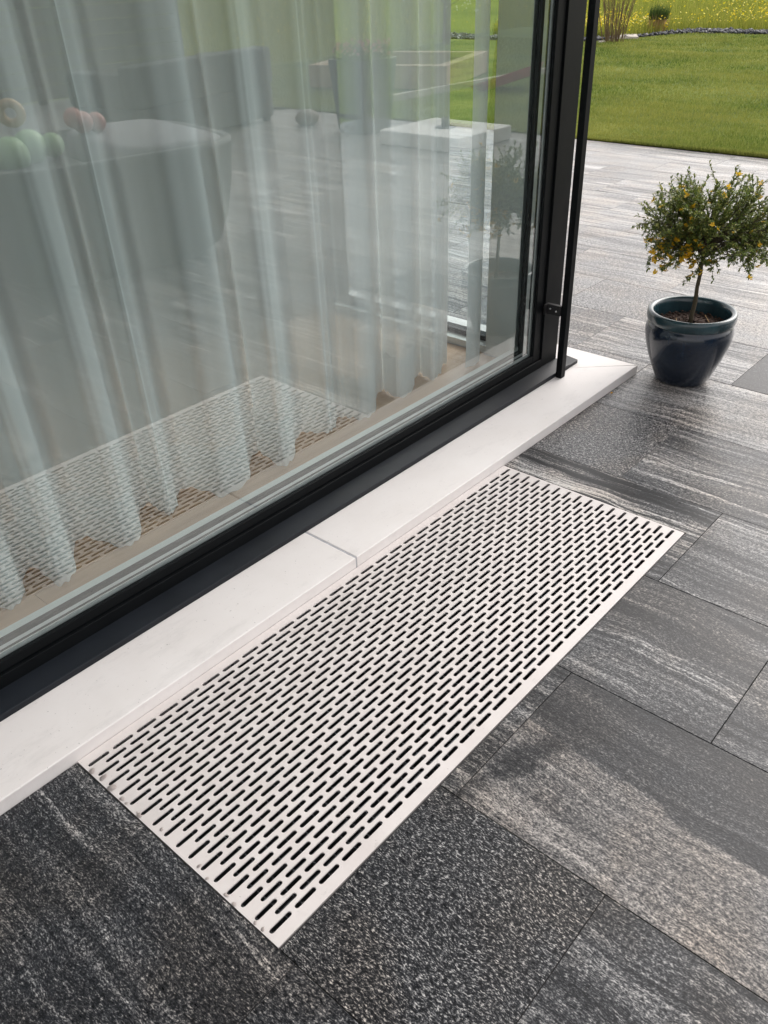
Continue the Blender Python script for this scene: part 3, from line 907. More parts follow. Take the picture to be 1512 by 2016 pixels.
def curtain(name, ctrl, z0, z1, label, hem=0.09, relax=0.04, hemwave=0.004):
    c = catmull(ctrl, 12)
    n = len(c)
    mean_y = c.mean(0)
    zs = np.concatenate([np.linspace(0, 0.15, 6), np.linspace(0.2, 1.0, 16)])
    V = []
    s = np.arange(n)
    for t in zs:
        k = 1 - relax*t
        sway = 0.012*np.sin(s*0.11 + 2.5*t) * t
        base = catmull([ctrl[0], ctrl[-1]], 1)
        lin = np.stack([np.linspace(ctrl[0][0], ctrl[-1][0], n), np.linspace(np.mean([p[1] for p in ctrl]), np.mean([p[1] for p in ctrl]), n)], 1) if abs(ctrl[0][0]-ctrl[-1][0]) > abs(ctrl[0][1]-ctrl[-1][1]) else np.stack([np.full(n, np.mean([p[0] for p in ctrl])), np.linspace(ctrl[0][1], ctrl[-1][1], n)], 1)
        xy = lin + (c - lin) * np.array([1 - 0.15*t, k])[None] if abs(ctrl[0][0]-ctrl[-1][0]) > abs(ctrl[0][1]-ctrl[-1][1]) else lin + (c - lin) * np.array([k, 1 - 0.15*t])[None]
        zz = z0 + (z1 - z0)*t + hemwave*np.sin(s*0.37)*(1-t) + 0.5*hemwave*np.sin(s*0.13+1)*(1-t)
        V.append(np.stack([xy[:, 0] + sway, xy[:, 1] + 0.4*sway, zz], 1))
    V = np.array(V)
    m = len(zs)
    i, j = np.meshgrid(np.arange(m-1), np.arange(n-1), indexing='ij')
    a = (i*n + j).ravel()
    o = np_obj(name, V.reshape(-1, 3), np.stack([a, a+1, a+n+1, a+n], 1), M_SHEER, None, True)
    tag(o, label, 'curtain')
    # hem band: the folded-up second layer
    kk = int(np.searchsorted(z0 + (z1-z0)*zs, z0 + hem)) + 1
    H = V[:kk].copy(); H[..., 1] += 0.0022
    i, j = np.meshgrid(np.arange(kk-1), np.arange(n-1), indexing='ij')
    a = (i*n + j).ravel()
    np_obj('hem', H.reshape(-1, 3), np.stack([a, a+1, a+n+1, a+n], 1), M_HEM, o, True)
    return o
F, B = 0.462, 0.600
rc = random.Random(3)
ctrl = []
x = -1.30
while x < 0.08:                      # folds left of the picture
    ctrl += [(x, F + rc.uniform(-0.01, 0.02)), (x+0.045, B + rc.uniform(-0.03, 0.02)), (x+0.095, B + rc.uniform(-0.04, 0.0)) ]
    x += rc.uniform(0.15, 0.20)
ctrl = [p for p in ctrl if p[0] < 0.06]
cam_xy = (-0.426, -1.239)
# (start of front, end of front, front y, back y) of each fold in the picture
folds = [(0.125, 0.160, 0.476, 0.585), (0.255, 0.290, 0.462, 0.600), (0.450, 0.492, 0.472, 0.605), (0.618, 0.640, 0.512, 0.592), (0.775, 0.868, 0.466, 0.585),
         (1.000, 1.040, 0.456, 0.565), (1.235, 1.262, 0.500, 0.545), (1.372, 1.430, 0.474, 0.575), (1.575, 1.640, 0.482, 0.560), (1.765, 1.800, 0.488, 0.54)]
for a_, b_, yf, yb in folds:
    px0, py0 = ctrl[-1]
    # long gentle left flank, broad round front, then a flank lying almost along the line of sight
    for t in (0.35, 0.70):
        ctrl.append((px0 + (a_-px0)*t, py0 + (yf+0.018-py0)*(t**1.25) + rc.uniform(-0.007, 0.007)))
    ctrl += [(a_, yf+0.006), ((a_+b_)/2, yf), (b_, yf+0.006)]
    k_ = (b_ - cam_xy[0])/(yf - cam_xy[1]) + 0.16
    dy = yb - yf
    ctrl += [(b_+0.014+k_*dy*0.22, yf+0.26*dy), (b_+0.012+k_*dy*0.62, yf+0.70*dy), (b_+0.014+k_*dy*0.98, yb-0.03*dy), (b_+0.040+k_*dy*1.0, yb)]
curtain('curtain', ctrl, 0.060, 2.48, 'white sheer curtain hanging in folds behind the large window')
ctrl2 = [(1.915, 0.452), (1.955, 0.445), (1.995, 0.452), (2.018, 0.470), (2.012, 0.500)]
curtain('curtain', ctrl2, 0.060, 2.48, 'narrow sheer curtain strip by the window corner', hemwave=0.002)

# ------------------------------------------------------------------ POT and SHRUB
PC = (2.437, -0.147)
pot = empty('flower_pot', (PC[0], PC[1], 0.0005))
tag(pot, 'glossy navy blue glazed pot with teal rim standing at the terrace corner', 'flower pot')
bm = bmesh.new()
prof = [(0.0, 0.001), (0.084, 0.001), (0.091, 0.004), (0.097, 0.014), (0.112, 0.048), (0.129, 0.092), (0.1425, 0.135), (0.1495, 0.165), (0.1515, 0.188), (0.1490, 0.205), (0.1445, 0.214), (0.1405, 0.219), (0.1405, 0.226)]
rg = add_lathe(bm, prof[1:], 72)
bm.faces.new(rg[0][::-1])
body = mesh_obj('body', bm, M_GLAZE, pot, True)
bm = bmesh.new()
prof = [(0.1405, 0.2205), (0.1465, 0.222), (0.1500, 0.226), (0.1525, 0.236), (0.1530, 0.248), (0.1515, 0.256), (0.1475, 0.261), (0.1415, 0.262), (0.1350, 0.260), (0.1305, 0.254), (0.1285, 0.240), (0.1265, 0.205), (0.122, 0.180)]
add_lathe(bm, prof, 72)
mesh_obj('rim', bm, M_GLAZERIM, pot, True)
bm = bmesh.new()
rings = []
for i in range(9):
    rr = 0.1255*i/8
    rings.append([bm.verts.new((rr*math.cos(2*math.pi*k/40), rr*math.sin(2*math.pi*k/40), 0.205 + 0.010*(1-(rr/0.125)**2) + rc.uniform(-0.004, 0.004))) for k in range(40)])
for i in range(8):
    for k in range(40):
        if i == 0:
            if k == 0: pass
        bm.faces.new((rings[i][k], rings[i][(k+1) % 40], rings[i+1][(k+1) % 40], rings[i+1][k])) if i else bm.faces.new((rings[1][k], rings[1][(k+1) % 40], rings[0][k]))
mesh_obj('soil', bm, M_SOIL, pot, True)
n = 260
a = rng.uniform(0, 6.28, n); r = 0.118*np.sqrt(rng.uniform(0, 1, n))
o = chips('bark_mulch', r*np.cos(a), r*np.sin(a), np.full(n, 0.214), rng.uniform(0.003, 0.009, n), M_SOIL)
o.parent = pot; o['kind'] = 'stuff'
for p in [((0.02, -0.06, 0.2195), (0.075, -0.02, 0.222)), ((-0.05, 0.03, 0.2195), (-0.01, 0.05, 0.221))]:
    bm = bmesh.new(); add_tube(bm, p, 0.0012, 5); mesh_obj('dry_stem', bm, M_STRAW, pot)

TB = Vector((PC[0]-0.012, PC[1]-0.005, 0.212))
shrub = empty('standard_shrub', TB)
tag(shrub, 'small round headed broom shrub with yellow blossoms growing in the blue pot', 'shrub')
bm = bmesh.new()
tp = [(0, 0, -0.03), (0.002, 0.001, 0.03), (0.006, -0.002, 0.08), (0.007, 0.001, 0.13), (0.011, 0.0, 0.18), (0.013, 0.003, 0.235), (0.017, 0.002, 0.29)]
add_tube(bm, tp, [0.0085, 0.0078, 0.0072, 0.0066, 0.0064, 0.0060, 0.005], 12)
for i in range(26):
    t = rc.uniform(0.05, 0.95)*0.26; k = min(5, int(t/0.05)); an = rc.uniform(0, 6.28)
    px_, py_ = 0.004 + t*0.04, 0.0
    c = (px_ + 0.0065*math.cos(an), py_ + 0.0065*math.sin(an), t)
    bmesh.ops.create_icosphere(bm, subdivisions=1, radius=rc.uniform(0.0018, 0.0032), matrix=Matrix.Translation(c))
mesh_obj('trunk', bm, M_BARK, shrub, True)
# branches and leafy shoots; crown centre above the trunk
rcr = random.Random(21)
CC = Vector((0.018, 0.0, 0.330))
bmb = bmesh.new()
LV, LF = [], []
tips = []
def leaf(p, d, up, L, W):
    d = d.normalized(); s = d.cross(up)
    if s.length < 1e-4: s = d.orthogonal()
    s.normalize(); nrm = s.cross(d)
    i = len(LV)
    mid = p + d*L*0.5 + nrm*L*0.10
    LV.extend((p, mid + s*W*0.5, p + d*L - nrm*L*0.05, mid - s*W*0.5))
    LF.append((i, i+1, i+2, i+3))
camx = Vector((0.657, -0.753, -0.03)); camd = Vector((0.62, 0.56, 0)).normalized()
for s_ in range(200):
    # direction over a flattened sphere
    zc = rcr.uniform(-0.70, 0.92); an = rcr.uniform(0, 2*math.pi); hr = math.sqrt(1-zc*zc)
    d = Vector((hr*math.cos(an), hr*math.sin(an), zc))
    side = d.dot(camx)
    if math.sin(an*3.0 + 1.2) > 0.72 and abs(zc) < 0.75 and rcr.random() < 0.75: continue      # thin sectors let the paving show through
    R_ = Vector((0.236, 0.236, 0.134)) * rcr.uniform(0.62, 1.08)
    tip = CC + Vector((d.x*R_.x, d.y*R_.y, d.z*R_.z + 0.012))
    if zc < -0.3: tip += Vector((0, 0, -0.02 * rcr.random()))
    st = Vector((0.013, 0.0, rcr.uniform(0.235, 0.29)))
    mid = st.lerp(tip, 0.5) + Vector((rcr.uniform(-.03, .03), rcr.uniform(-.03, .03), rcr.uniform(0.0, .035)))
    pts = [st, st.lerp(mid, 0.5) + Vector((0, 0, 0.005)), mid, mid.lerp(tip, 0.55), tip]
    add_tube(bmb, pts, [0.0026, 0.0021, 0.0016, 0.0011, 0.0007], 4, False)
    tips.append((tip, d))
    # sub-shoots
    for q_ in range(rcr.randint(4, 7)):
        t = rcr.uniform(0.30, 1.0)
        base_p = mid.lerp(tip, (t-0.4)/0.6) if t > 0.4 else st.lerp(mid, 0.75)
        sd = (d + Vector((rcr.uniform(-1, 1), rcr.uniform(-1, 1), rcr.uniform(-0.7, 1.0)))*0.9).normalized()
        Ls = rcr.uniform(0.035, 0.085)
        e = base_p + sd*Ls + Vector((0, 0, rcr.uniform(-0.01, 0.015)))
        add_tube(bmb, [base_p, base_p.lerp(e, 0.5) + Vector((0, 0, 0.003)), e], [0.0011, 0.0009, 0.0005], 3, False)
        nl = rcr.randint(8, 13)
        for w_ in range(nl):
            tt = (w_+0.5)/nl
            lp = base_p.lerp(e, tt)
            ld = (sd*0.8 + Vector((rcr.uniform(-1, 1), rcr.uniform(-1, 1), rcr.uniform(-0.6, 1)))).normalized()
            for tri in range(3):
                leaf(lp, (ld + Vector((rcr.uniform(-.6, .6), rcr.uniform(-.6, .6), rcr.uniform(-.6, .6)))), Vector((0, 0, 1)), rcr.uniform(0.009, 0.017), rcr.uniform(0.0042, 0.0070))
        tips.append((e, sd))
mesh_obj('branches', bmb, M_BARK, shrub)['kind'] = 'stuff'
np_obj('crown', [tuple(v) for v in LV], LF, M_LEAF, shrub)['kind'] = 'stuff'
# blossoms
def blossom_mesh(k):
    bm = bmesh.new(); rr = random.Random(40+k)
    for p in range(5):
        an = 2*math.pi*p/5 + rr.uniform(-.2, .2); up = rr.uniform(0.1, 0.7)
        d = Vector((math.cos(an), math.sin(an), up)); s = Vector((-math.sin(an), math.cos(an), 0))
        L = rr.uniform(0.009, 0.013)
        v = [bm.verts.new(q) for q in (Vector((0, 0, 0)), d*L*0.55 + s*0.0042, d*L, d*L*0.55 - s*0.0042)]
        bm.faces.new(v)
    me = bpy.data.meshes.new('blossom'); bm.to_mesh(me); bm.free(); me.materials.append(M_BLOSSOM)
    return me
bms = [blossom_mesh(k) for k in range(5)]
def put_blossom(p, sc=1.0):
    o = bpy.data.objects.new('blossom', rcr.choice(bms)); link(o, shrub)
    o.location = p; o.rotation_euler = (rcr.uniform(-.9, .9), rcr.uniform(-.9, .9), rcr.uniform(0, 6.28)); o.scale = (sc,)*3
left = -camx
lowleft = [t for t, d in tips if (t-CC).dot(left) > 0.06 and t.z < CC.z - 0.02 and (t-CC).dot(camd) < 0.12]
rcr.shuffle(lowleft)
for t in lowleft[:44]:
    for q_ in range(rcr.randint(1, 3)):
        put_blossom(t + Vector((rcr.uniform(-.012, .012), rcr.uniform(-.012, .012), rcr.uniform(-.014, .006))), rcr.uniform(0.9, 1.35))
others = [t for t, d in tips if (t-CC).length > 0.14 and t not in lowleft]
rcr.shuffle(others)
for t in others[:70]: put_blossom(t, rcr.uniform(0.6, 1.2))

# fallen petal
bm = bmesh.new()
v = [bm.verts.new(p) for p in ((0, 0, 0.001), (0.008, 0.004, 0.004), (0.016, 0.001, 0.0015), (0.009, -0.005, 0.003))]
bm.faces.new(v)
bmesh.ops.solidify(bm, geom=bm.faces[:], thickness=0.0006)
o = mesh_obj('fallen_petal', bm, M_BLOSSOM); o.location = (2.155, -0.013, 0.0012)
tag(o, 'single fallen yellow petal on the paving against the white sill', 'petal')

# water drops on the near end of the grate
def make_water():
    m, nt, nd, lk, b = new_mat('water_drop')
    nt.nodes.remove(b); out = nd['Material Output']
    geo = N(nt, 'ShaderNodeNewGeometry'); fr = N(nt, 'ShaderNodeFresnel'); fr.inputs[0].default_value = 1.33
    tr = N(nt, 'ShaderNodeBsdfTransparent'); tr.inputs[0].default_value = (0.93, 0.90, 0.89, 1)
    gl = N(nt, 'ShaderNodeBsdfGlossy'); gl.inputs['Roughness'].default_value = 0.02
    mx = N(nt, 'ShaderNodeMixShader'); lk.new(fr.outputs[0], mx.inputs[0]); lk.new(tr.outputs[0], mx.inputs[1]); lk.new(gl.outputs[0], mx.inputs[2])
    lk.new(mx.outputs[0], out.inputs['Surface'])
    return m
M_WATER = make_water()
for i, (x, y, r) in enumerate([(0.0055, -0.045, .0068), (0.011, -0.076, .0062), (0.007, -0.110, .0090), (0.006, -0.148, .0058), (0.005, -0.163, .0030), (0.0045, -0.205, .0055), (0.006, -0.196, .0024),
                               (0.013, -0.262, .0040), (0.010, -0.375, .0034), (0.004, -0.405, .0030), (0.006, -0.455, .0052), (0.003, -0.478, .0042), (0.004, -0.530, .0030), (0.005, -0.548, .0038)]):
    bm = bmesh.new()
    rr = random.Random(i)
    bmesh.ops.create_uvsphere(bm, u_segments=18, v_segments=10, radius=1)
    bmesh.ops.delete(bm, geom=[v for v in bm.verts if v.co.z < -0.01], context='VERTS')
    for v in bm.verts:
        t = math.atan2(v.co.y, v.co.x); k = 1 + 0.14*math.sin(2*t + i) + 0.08*math.sin(3*t+2*i)
        v.co.x *= r*k*(1 + 0.25*math.sin(i*1.7)); v.co.y *= r*k; v.co.z *= r*0.30
    o = mesh_obj('water_drop', bm, M_WATER, None, True)
    o.location = (x, y, 0.0005)
    tag(o, 'clear water drop on the near narrow end of the white grate', 'water drop', "water drops on the grate's near end")

# ------------------------------------------------------------------ GARDEN, far side
# bare twig bush
def twig_bush(name, loc, n, h, label, spread=0.4, group=None, rad=0.010, seed=1):
    rr = random.Random(seed)
    root = empty(name, loc); tag(root, label, 'bush', group)
    for k in range(n):
        an = rr.uniform(0, 6.28); sp = rr.uniform(0.1, 1)*spread; hh = h*rr.uniform(0.7, 1.1)
        b0 = Vector((0.2*math.cos(an)*rr.random(), 0.2*math.sin(an)*rr.random(), -0.02))
        e = Vector((math.cos(an)*sp*hh, math.sin(an)*sp*hh, hh))
        p = [b0, b0.lerp(e, 0.3) + Vector((rr.uniform(-.05, .05), rr.uniform(-.05, .05), 0.06)), b0.lerp(e, 0.65) + Vector((rr.uniform(-.06, .06), rr.uniform(-.06, .06), 0.05)), e]
        bm = bmesh.new()
        add_tube(bm, p, [rad, rad*0.75, rad*0.55, rad*0.3], 5, False)
        for j in range(4):
            t = rr.uniform(0.35, 0.9); q0 = p[1].lerp(p[3], t); e2 = q0 + Vector((rr.uniform(-.16, .16), rr.uniform(-.16, .16), rr.uniform(.15, .4)))
            add_tube(bm, [q0, q0.lerp(e2, .5) + Vector((rr.uniform(-.02, .02), 0, .01)), e2], [rad*0.45, rad*0.35, rad*0.2], 4, False)
        mesh_obj('stem', bm, M_TWIG, root)
    return root
hz = lambda x, y: float(ground_h(np.array(x), np.array(y)))
twig_bush('twig_bush', (14.93, 6.86, hz(14.93, 6.86)), 46, 1.9, 'bare brown many stemmed bush at the far left corner of the lawn', 0.50, rad=0.0065, seed=4)
# ornamental grass tuft: straw base, green top
tz = hz(16.9, 7.0) + 0.03
tuft = empty('grass_tuft', (16.9, 7.0, tz)); tag(tuft, 'low ornamental grass clump with straw base and green top on gravel', 'plant')
for nm, n_, mat, z0_, hh in (('straw_base', 420, M_STRAW, 0.0, 0.30), ('green_top', 420, M_TUFT, 0.22, 0.24)):
    a = rng.uniform(0, 6.28, n_); r = 0.17*np.sqrt(rng.uniform(0, 1, n_))
    o = blades(nm, r*np.cos(a), r*np.sin(a), np.full(n_, z0_), rng.uniform(0.6, 1.15, n_)*hh, rng.uniform(0.012, 0.02, n_), mat, 0.45)
    o.parent = tuft
# pale kerb stones by the bush
for i, (x, y, sx, sy, sz, rz, lb) in enumerate([(15.75, 7.0, 0.62, 0.34, 0.07, 0.5, 'pale flat kerb stone at the end of the slate gravel'),
                                                (14.75, 6.98, 0.16, 0.09, 0.05, 0.2, 'small pale stone at the foot of the bare bush')]):
    bm = bmesh.new(); add_box(bm, -sx/2, sx/2, -sy/2, sy/2, 0, sz)
    bmesh.ops.bevel(bm, geom=bm.edges[:], offset=0.015, segments=2, affect='EDGES')
    bmesh.ops.subdivide_edges(bm, edges=bm.edges[:], cuts=2, use_grid_fill=True)
    for v in bm.verts: v.co += Vector((rc.uniform(-1, 1), rc.uniform(-1, 1), rc.uniform(-1, 1)))*0.008
    o = mesh_obj('kerb_stone', bm, M_PALESTONE); o.location = (x, y, hz(x, y)+0.02); o.rotation_euler.z = rz
    tag(o, lb, 'stone')

# ------------------------------------------------------------------ TERRACE FURNITURE (seen mirrored in the window)
M_TUB = plain('dark_grey_resin', (0.050, 0.054, 0.054), 0.55, var=0.1, scale=20)
M_CUSHION = plain('light_grey_cushion', (0.27, 0.27, 0.285), 0.9, var=0.06, scale=60, bmp=0.3, bscale=500)
M_SOFA = plain('charcoal_sofa_fabric', (0.055, 0.057, 0.055), 0.9, var=0.15, scale=80, bmp=0.4, bscale=500)
M_PLANTER = plain('slate_grey_planter', (0.085, 0.095, 0.102), 0.6, var=0.1, scale=10)
M_BASEWHITE = plain('white_concrete_slab', (0.72, 0.71, 0.68), 0.7, var=0.06, scale=12)
M_WOOD = plain('raw_timber', (0.46, 0.35, 0.24), 0.8, var=0.2, scale=8)
M_PINK = plain('pink_plastic', (0.75, 0.13, 0.20), 0.35)
M_GREENP = plain('green_plastic', (0.38, 0.56, 0.32), 0.5)
M_ORANGE = plain('orange_plastic', (0.55, 0.34, 0.14), 0.5)
M_REDP = plain('red_plastic', (0.50, 0.20, 0.17), 0.5)
M_BALL = plain('beige_leather', (0.20, 0.155, 0.11), 0.6)

def superellipse(rx, ry, n=48, e=4.0):
    out = []
    for k in range(n):
        t = 2*math.pi*k/n; c, s = math.cos(t), math.sin(t)
        out.append((rx*math.copysign(abs(c)**(2/e), c), ry*math.copysign(abs(s)**(2/e), s)))
    return out
def loft(bm, secs, cap_bottom=True, cap_top=True):
    rings = [[bm.verts.new((x, y, z)) for x, y in ring] for ring, z in secs]
    n = len(rings[0])
    for i in range(len(rings)-1):
        for k in range(n): bm.faces.new((rings[i][k], rings[i][(k+1) % n], rings[i+1][(k+1) % n], rings[i+1][k]))
    if cap_bottom: bm.faces.new(rings[0][::-1])
    if cap_top: bm.faces.new(rings[-1])

# rounded lounge seat
ls = empty('lounge_seat', (2.05, -2.48, 0.0005)); ls.rotation_euler.z = math.radians(10)
tag(ls, 'rounded dark grey lounge seat holding toys, mirrored at the left of the window', 'lounge seat')
bm = bmesh.new()
loft(bm, [(superellipse(0.52, 0.40, e=3.5), 0.001), (superellipse(0.60, 0.47, e=3.5), 0.06), (superellipse(0.655, 0.515, e=3.5), 0.19), (superellipse(0.685, 0.54, e=3.8), 0.38), (superellipse(0.70, 0.55, e=4), 0.55),
          (superellipse(0.70, 0.55, e=4), 0.58), (superellipse(0.645, 0.495, e=4), 0.58), (superellipse(0.63, 0.48, e=4), 0.44)])
mesh_obj('shell', bm, M_TUB, ls, True)
bm = bmesh.new()
loft(bm, [(superellipse(0.29, 0.46, e=5), 0.442), (superellipse(0.30, 0.47, e=5), 0.47), (superellipse(0.29, 0.46, e=5), 0.585), (superellipse(0.25, 0.42, e=5), 0.60)])
o = mesh_obj('cushion', bm, M_CUSHION, ls, True); o.location = (0.33, 0.0, 0)
bm = bmesh.new()
loft(bm, [(superellipse(0.29, 0.46, e=5), 0.442), (superellipse(0.30, 0.47, e=5), 0.46), (superellipse(0.29, 0.46, e=5), 0.50), (superellipse(0.25, 0.42, e=5), 0.51)])
o = mesh_obj('cushion', bm, M_SOFA, ls, True); o.location = (-0.32, 0.0, 0)
# toys on it
def toy_torus(name, loc, R_, r_, mat, label, rot):
    bm = bmesh.new(); rings = []
    for i in range(32):
        t = 2*math.pi*i/32
        rings.append([bm.verts.new(((R_+r_*math.cos(p))*math.cos(t), (R_+r_*math.cos(p))*math.sin(t), r_*math.sin(p))) for p in [2*math.pi*k/14 for k in range(14)]])
    for i in range(32):
        for k in range(14): bm.faces.new((rings[i][k], rings[(i+1) % 32][k], rings[(i+1) % 32][(k+1) % 14], rings[i][(k+1) % 14]))
    o = mesh_obj(name, bm, mat, None, True); o.location = loc; o.rotation_euler = rot
    tag(o, label, 'toy')
def toy_blob(name, loc, parts, mat, label):
    bm = bmesh.new()
    for (c, r) in parts:
        bmesh.ops.create_uvsphere(bm, u_segments=20, v_segments=12, radius=r, matrix=Matrix.Translation(c))
    o = mesh_obj(name, bm, mat, None, True); o.location = loc; tag(o, label, 'toy')
toy_blob('bath_toy', (1.84, -2.62, 0.512), [((0, 0, 0.07), 0.085), ((0.10, 0.04, 0.07), 0.06), ((-0.12, 0.02, 0.05), 0.09)], M_GREENP, 'pale green lumpy toy on the lounge seat mirrored at far left')
toy_torus('ring_toy', (1.83, -2.72, 0.735), 0.050, 0.022, M_ORANGE, 'orange ring toy perched on the green toy in the reflection', (math.radians(75), 0, math.radians(40)))
toy_blob('toy_truck', (2.16, -2.62, 0.602), [((0, 0, 0.055), 0.055), ((0.08, 0, 0.045), 0.05), ((-0.06, 0.02, 0.085), 0.05)], M_REDP, 'red toy on the lounge seat mirrored in the window')
# charcoal sofa
sf = empty('garden_sofa', (4.85, -5.42, 0.0005)); sf.rotation_euler.z = math.radians(-12)
tag(sf, 'long charcoal garden sofa mirrored at the upper left of the window', 'sofa')
for nm, b, mat, bv in (('base', (-0.95, 0.95, -0.40, 0.40, 0.04, 0.34), M_SOFA, 0.03), ('backrest', (-0.95, 0.95, 0.22, 0.42, 0.3402, 0.66), M_SOFA, 0.03),
                       ('armrest', (-0.955, -0.74, -0.40, 0.2195, 0.3402, 0.60), M_SOFA, 0.03), ('armrest', (0.74, 0.955, -0.40, 0.2195, 0.3402, 0.60), M_SOFA, 0.03),
                       ('seat_cushion', (-0.735, 0.0, -0.40, 0.2190, 0.3404, 0.46), M_CUSHION, 0.03), ('seat_cushion', (0.005, 0.735, -0.40, 0.2190, 0.3404, 0.46), M_CUSHION, 0.03)):
    box(nm, b, mat, sf, bv)
for sx in (-0.88, 0.88):
    for sy in (-0.34, 0.34): box('foot', (sx-0.03, sx+0.03, sy-0.03, sy+0.03, 0.0, 0.0398), M_ANTH, sf)
# tall planters
def planter(loc, h, rt, rb, label, petals, seed, lab2):
    root = empty('tall_planter', loc); tag(root, label, 'planter', 'tall grey planters mirrored in the window')
    bm = bmesh.new()
    loft(bm, [(superellipse(rb, rb, e=5), 0.0), (superellipse(rb*1.06, rb*1.06, e=5), 0.03), (superellipse(rt, rt, e=5), h), (superellipse(rt-0.03, rt-0.03, e=5), h), (superellipse(rt-0.04, rt-0.04, e=5), h-0.06)])
    mesh_obj('vessel', bm, M_PLANTER, root, False)
    rr = random.Random(seed)
    pl = empty('bedding_plant', (loc[0], loc[1], loc[2]+h-0.05)); tag(pl, lab2, 'plant')
    lv, lf, fv, ff = [], [], [], []
    for k in range(520):
        an = rr.uniform(0, 6.28); r_ = rt*1.05*math.sqrt(rr.random()); z = rr.uniform(0.0, 0.14)
        p = Vector((r_*math.cos(an), r_*math.sin(an), z)); d = Vector((rr.uniform(-1, 1), rr.uniform(-1, 1), rr.uniform(-.2, 1))).normalized(); s = d.orthogonal().normalized()
        i = len(lv); L = rr.uniform(.025, .05); lv.extend((p, p+d*L*.5+s*L*.25, p+d*L, p+d*L*.5-s*L*.25)); lf.append((i, i+1, i+2, i+3))
        if k % 4 == 0:
            p = Vector((r_*math.cos(an), r_*math.sin(an), rr.uniform(0.09, 0.19))); i = len(fv)
            d = Vector((rr.uniform(-1, 1), rr.uniform(-1, 1), rr.uniform(-1, 1))).normalized(); s = d.orthogonal().normalized(); L = rr.uniform(.02, .04)
            fv.extend((p-d*L*.5, p+s*L*.5, p+d*L*.5, p-s*L*.5)); ff.append((i, i+1, i+2, i+3))
    np_obj('foliage', [tuple(v) for v in lv], lf, M_TUFT, pl)['kind'] = 'stuff'
    np_obj('flowers', [tuple(v) for v in fv], ff, petals, pl)['kind'] = 'stuff'
planter((5.84, -3.98, 0.0005), 0.60, 0.25, 0.185, 'tall tapered grey planter behind the white parasol base, mirrored', M_PINKPETAL, 3, 'pink bedding flowers filling the mirrored planter behind the parasol base')
planter((6.16, -1.92, 0.0005), 0.52, 0.22, 0.17, 'tall tapered grey planter right of the white parasol base, mirrored', M_WHITEPETAL, 8, 'white bedding flowers filling the mirrored planter right of the parasol base')
# parasol base: white slab with a short steel sleeve
pb = empty('parasol_base', (5.79, -3.0, 0.0005)); tag(pb, 'low square white concrete parasol base on the terrace, mirrored in the window', 'parasol base')
box('slab_block', (-0.38, 0.38, -0.42, 0.42, 0.0, 0.115), M_BASEWHITE, pb, 0.012)
bm = bmesh.new(); add_lathe(bm, [(0.035, 0.1152), (0.035, 0.19), (0.028, 0.19), (0.028, 0.12)], 20); mesh_obj('sleeve', bm, M_STEEL, pb, True)
bm = bmesh.new(); add_lathe(bm, [(0.09, 0.1152), (0.09, 0.122), (0.036, 0.122)], 24); mesh_obj('collar', bm, M_STEEL, pb, True)
# ball by the sofa
bm = bmesh.new(); bmesh.ops.create_uvsphere(bm, u_segments=28, v_segments=16, radius=0.10, matrix=Matrix.Translation((0, 0, 0.085)))
for v in bm.verts: v.co.z = max(v.co.z*0.75, 0.0); v.co.x *= 1.3
o = mesh_obj('pouf', bm, M_BALL, None, True); o.location = (5.82, -4.72, 0.0005); tag(o, 'small beige round pouf between sofa and planter, mirrored', 'pouf')
# timber sandpit frame, toy sled on the lawn
sp_ = empty('sandpit', (8.95, -6.15, 0.0)); sp_.rotation_euler.z = math.radians(-20)
tag(sp_, 'low timber sandpit frame on the lawn, mirrored in the window', 'sandpit')
for b in ((-0.9, 0.9, -0.9, -0.76, 0.02, 0.27), (-0.9, 0.9, 0.76, 0.9, 0.02, 0.27), (-0.9, -0.76, -0.7595, 0.7595, 0.02, 0.27), (0.76, 0.9, -0.7595, 0.7595, 0.02, 0.27)):
    box('plank', b, M_WOOD, sp_, 0.006)
bm = bmesh.new()
loft(bm, [([(x*0.36, y*0.17) for x, y in superellipse(1, 1, 32, 3)], 0.02), ([(x*0.44, y*0.22) for x, y in superellipse(1, 1, 32, 3)], 0.11), ([(x*0.46, y*0.24) for x, y in superellipse(1, 1, 32, 3)], 0.12), ([(x*0.40, y*0.18) for x, y in superellipse(1, 1, 32, 3)], 0.115), ([(x*0.33, y*0.14) for x, y in superellipse(1, 1, 32, 3)], 0.05)])
o = mesh_obj('toy_sled', bm, M_PINK, None, True); o.location = (8.9, -4.45, 0.045); o.rotation_euler = (math.radians(10), math.radians(-14), 0.7)
tag(o, 'pink plastic toy sled lying on the lawn, mirrored near the window post', 'toy sled')
# pale edging strip in the lawn
es = box('edging_strip', (7.1, 10.6, -0.03, 0.03, -0.02, 0.075), M_PALESTONE, None, 0.005); es.location = (0, -5.25, 0); es.rotation_euler.z = math.radians(2)
tag(es, 'thin pale edging strip across the lawn, mirrored in the window', 'edging')
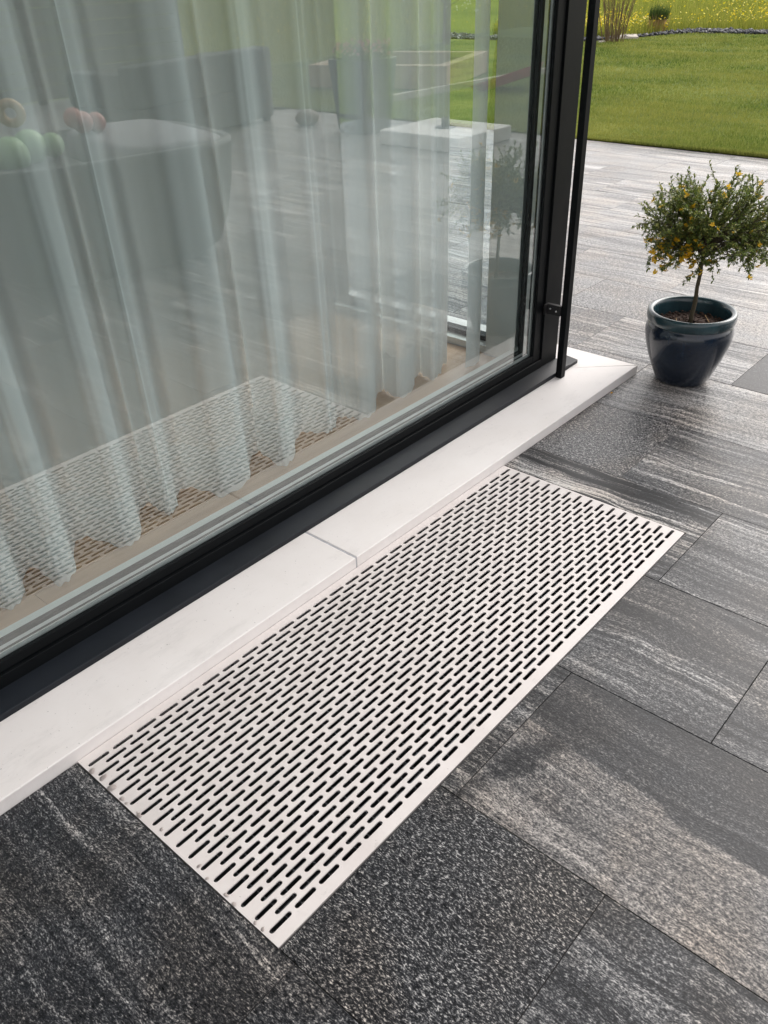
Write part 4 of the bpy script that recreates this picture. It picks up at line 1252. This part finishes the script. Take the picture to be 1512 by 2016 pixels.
# young blossoming tree
tr = empty('blossom_tree', (13.6, -9.0, hz(13.6, -9.0))); tag(tr, 'young white blossoming tree on the lawn, mirrored at the top of the window', 'tree')
bm = bmesh.new(); add_tube(bm, [(0, 0, -0.05), (0.02, 0, 0.7), (0, 0.03, 1.5), (0.03, 0, 2.4)], [0.075, 0.06, 0.05, 0.03], 10, False)
rr = random.Random(9); lv, lf, fv, ff = [], [], [], []
for k in range(34):
    an = rr.uniform(0, 6.28); z0_ = rr.uniform(0.55, 2.0); L = rr.uniform(0.7, 1.3)
    s0 = Vector((0, 0, z0_)); e = s0 + Vector((math.cos(an)*L, math.sin(an)*L, rr.uniform(-.15, .6)))
    add_tube(bm, [s0, s0.lerp(e, .5) + Vector((0, 0, .06)), e], [0.02, 0.013, 0.005], 5, False)
    for j in range(60):
        p = s0.lerp(e, rr.uniform(.25, 1.05)) + Vector((rr.gauss(0, .09), rr.gauss(0, .09), rr.gauss(0, .09))); d = Vector((rr.uniform(-1, 1), rr.uniform(-1, 1), rr.uniform(-1, 1))).normalized(); s = d.orthogonal().normalized()
        L2 = rr.uniform(.03, .055); T, Fc = (fv, ff) if j % 3 else (lv, lf)
        i = len(T); T.extend((p-d*L2*.5, p+s*L2*.4, p+d*L2*.5, p-s*L2*.4)); Fc.append((i, i+1, i+2, i+3))
mesh_obj('trunk', bm, M_TWIG, tr, True)
np_obj('leaves', [tuple(v) for v in lv], lf, M_TUFT, tr)['kind'] = 'stuff'
np_obj('crown', [tuple(v) for v in fv], ff, M_WHITEPETAL, tr)['kind'] = 'stuff'

# grey board fence closing the garden behind the sofa
M_FENCE = plain('weathered_boards', (0.17, 0.17, 0.155), 0.85, var=0.25, scale=5)
fn = empty('board_fence', (4.2, -8.6, hz(4.2, -8.6))); tag(fn, 'grey weathered board fence behind the sofa, mirrored at the top left', 'fence')
bd = None
for bay in range(3):
    for k in range(11):
        if bd is None:
            o = box('board', (0.001, 2.099, -0.011, 0.011, 0.0, 0.150), M_FENCE, fn, 0.003); bd = o.data
        else:
            o = bpy.data.objects.new('board', bd); link(o, fn)
        o.location = (-3.15 + bay*2.1, 0.0, 0.08 + k*0.158)
for k in range(4): box('post', (-3.19 + k*2.1, -3.11 + k*2.1, -0.095, -0.0115, -0.1, 1.86), M_ANTH, fn, 0.003)

# concrete strip between the terrace and the fence
M_CONC = plain('grey_concrete', (0.20, 0.20, 0.195), 0.85, var=0.15, scale=3, bmp=0.3, bscale=120)
tag(box('concrete_path', (-2.92, 6.40, -8.9, -5.712, -0.20, -0.006), M_CONC, None, 0.004), kind='structure')
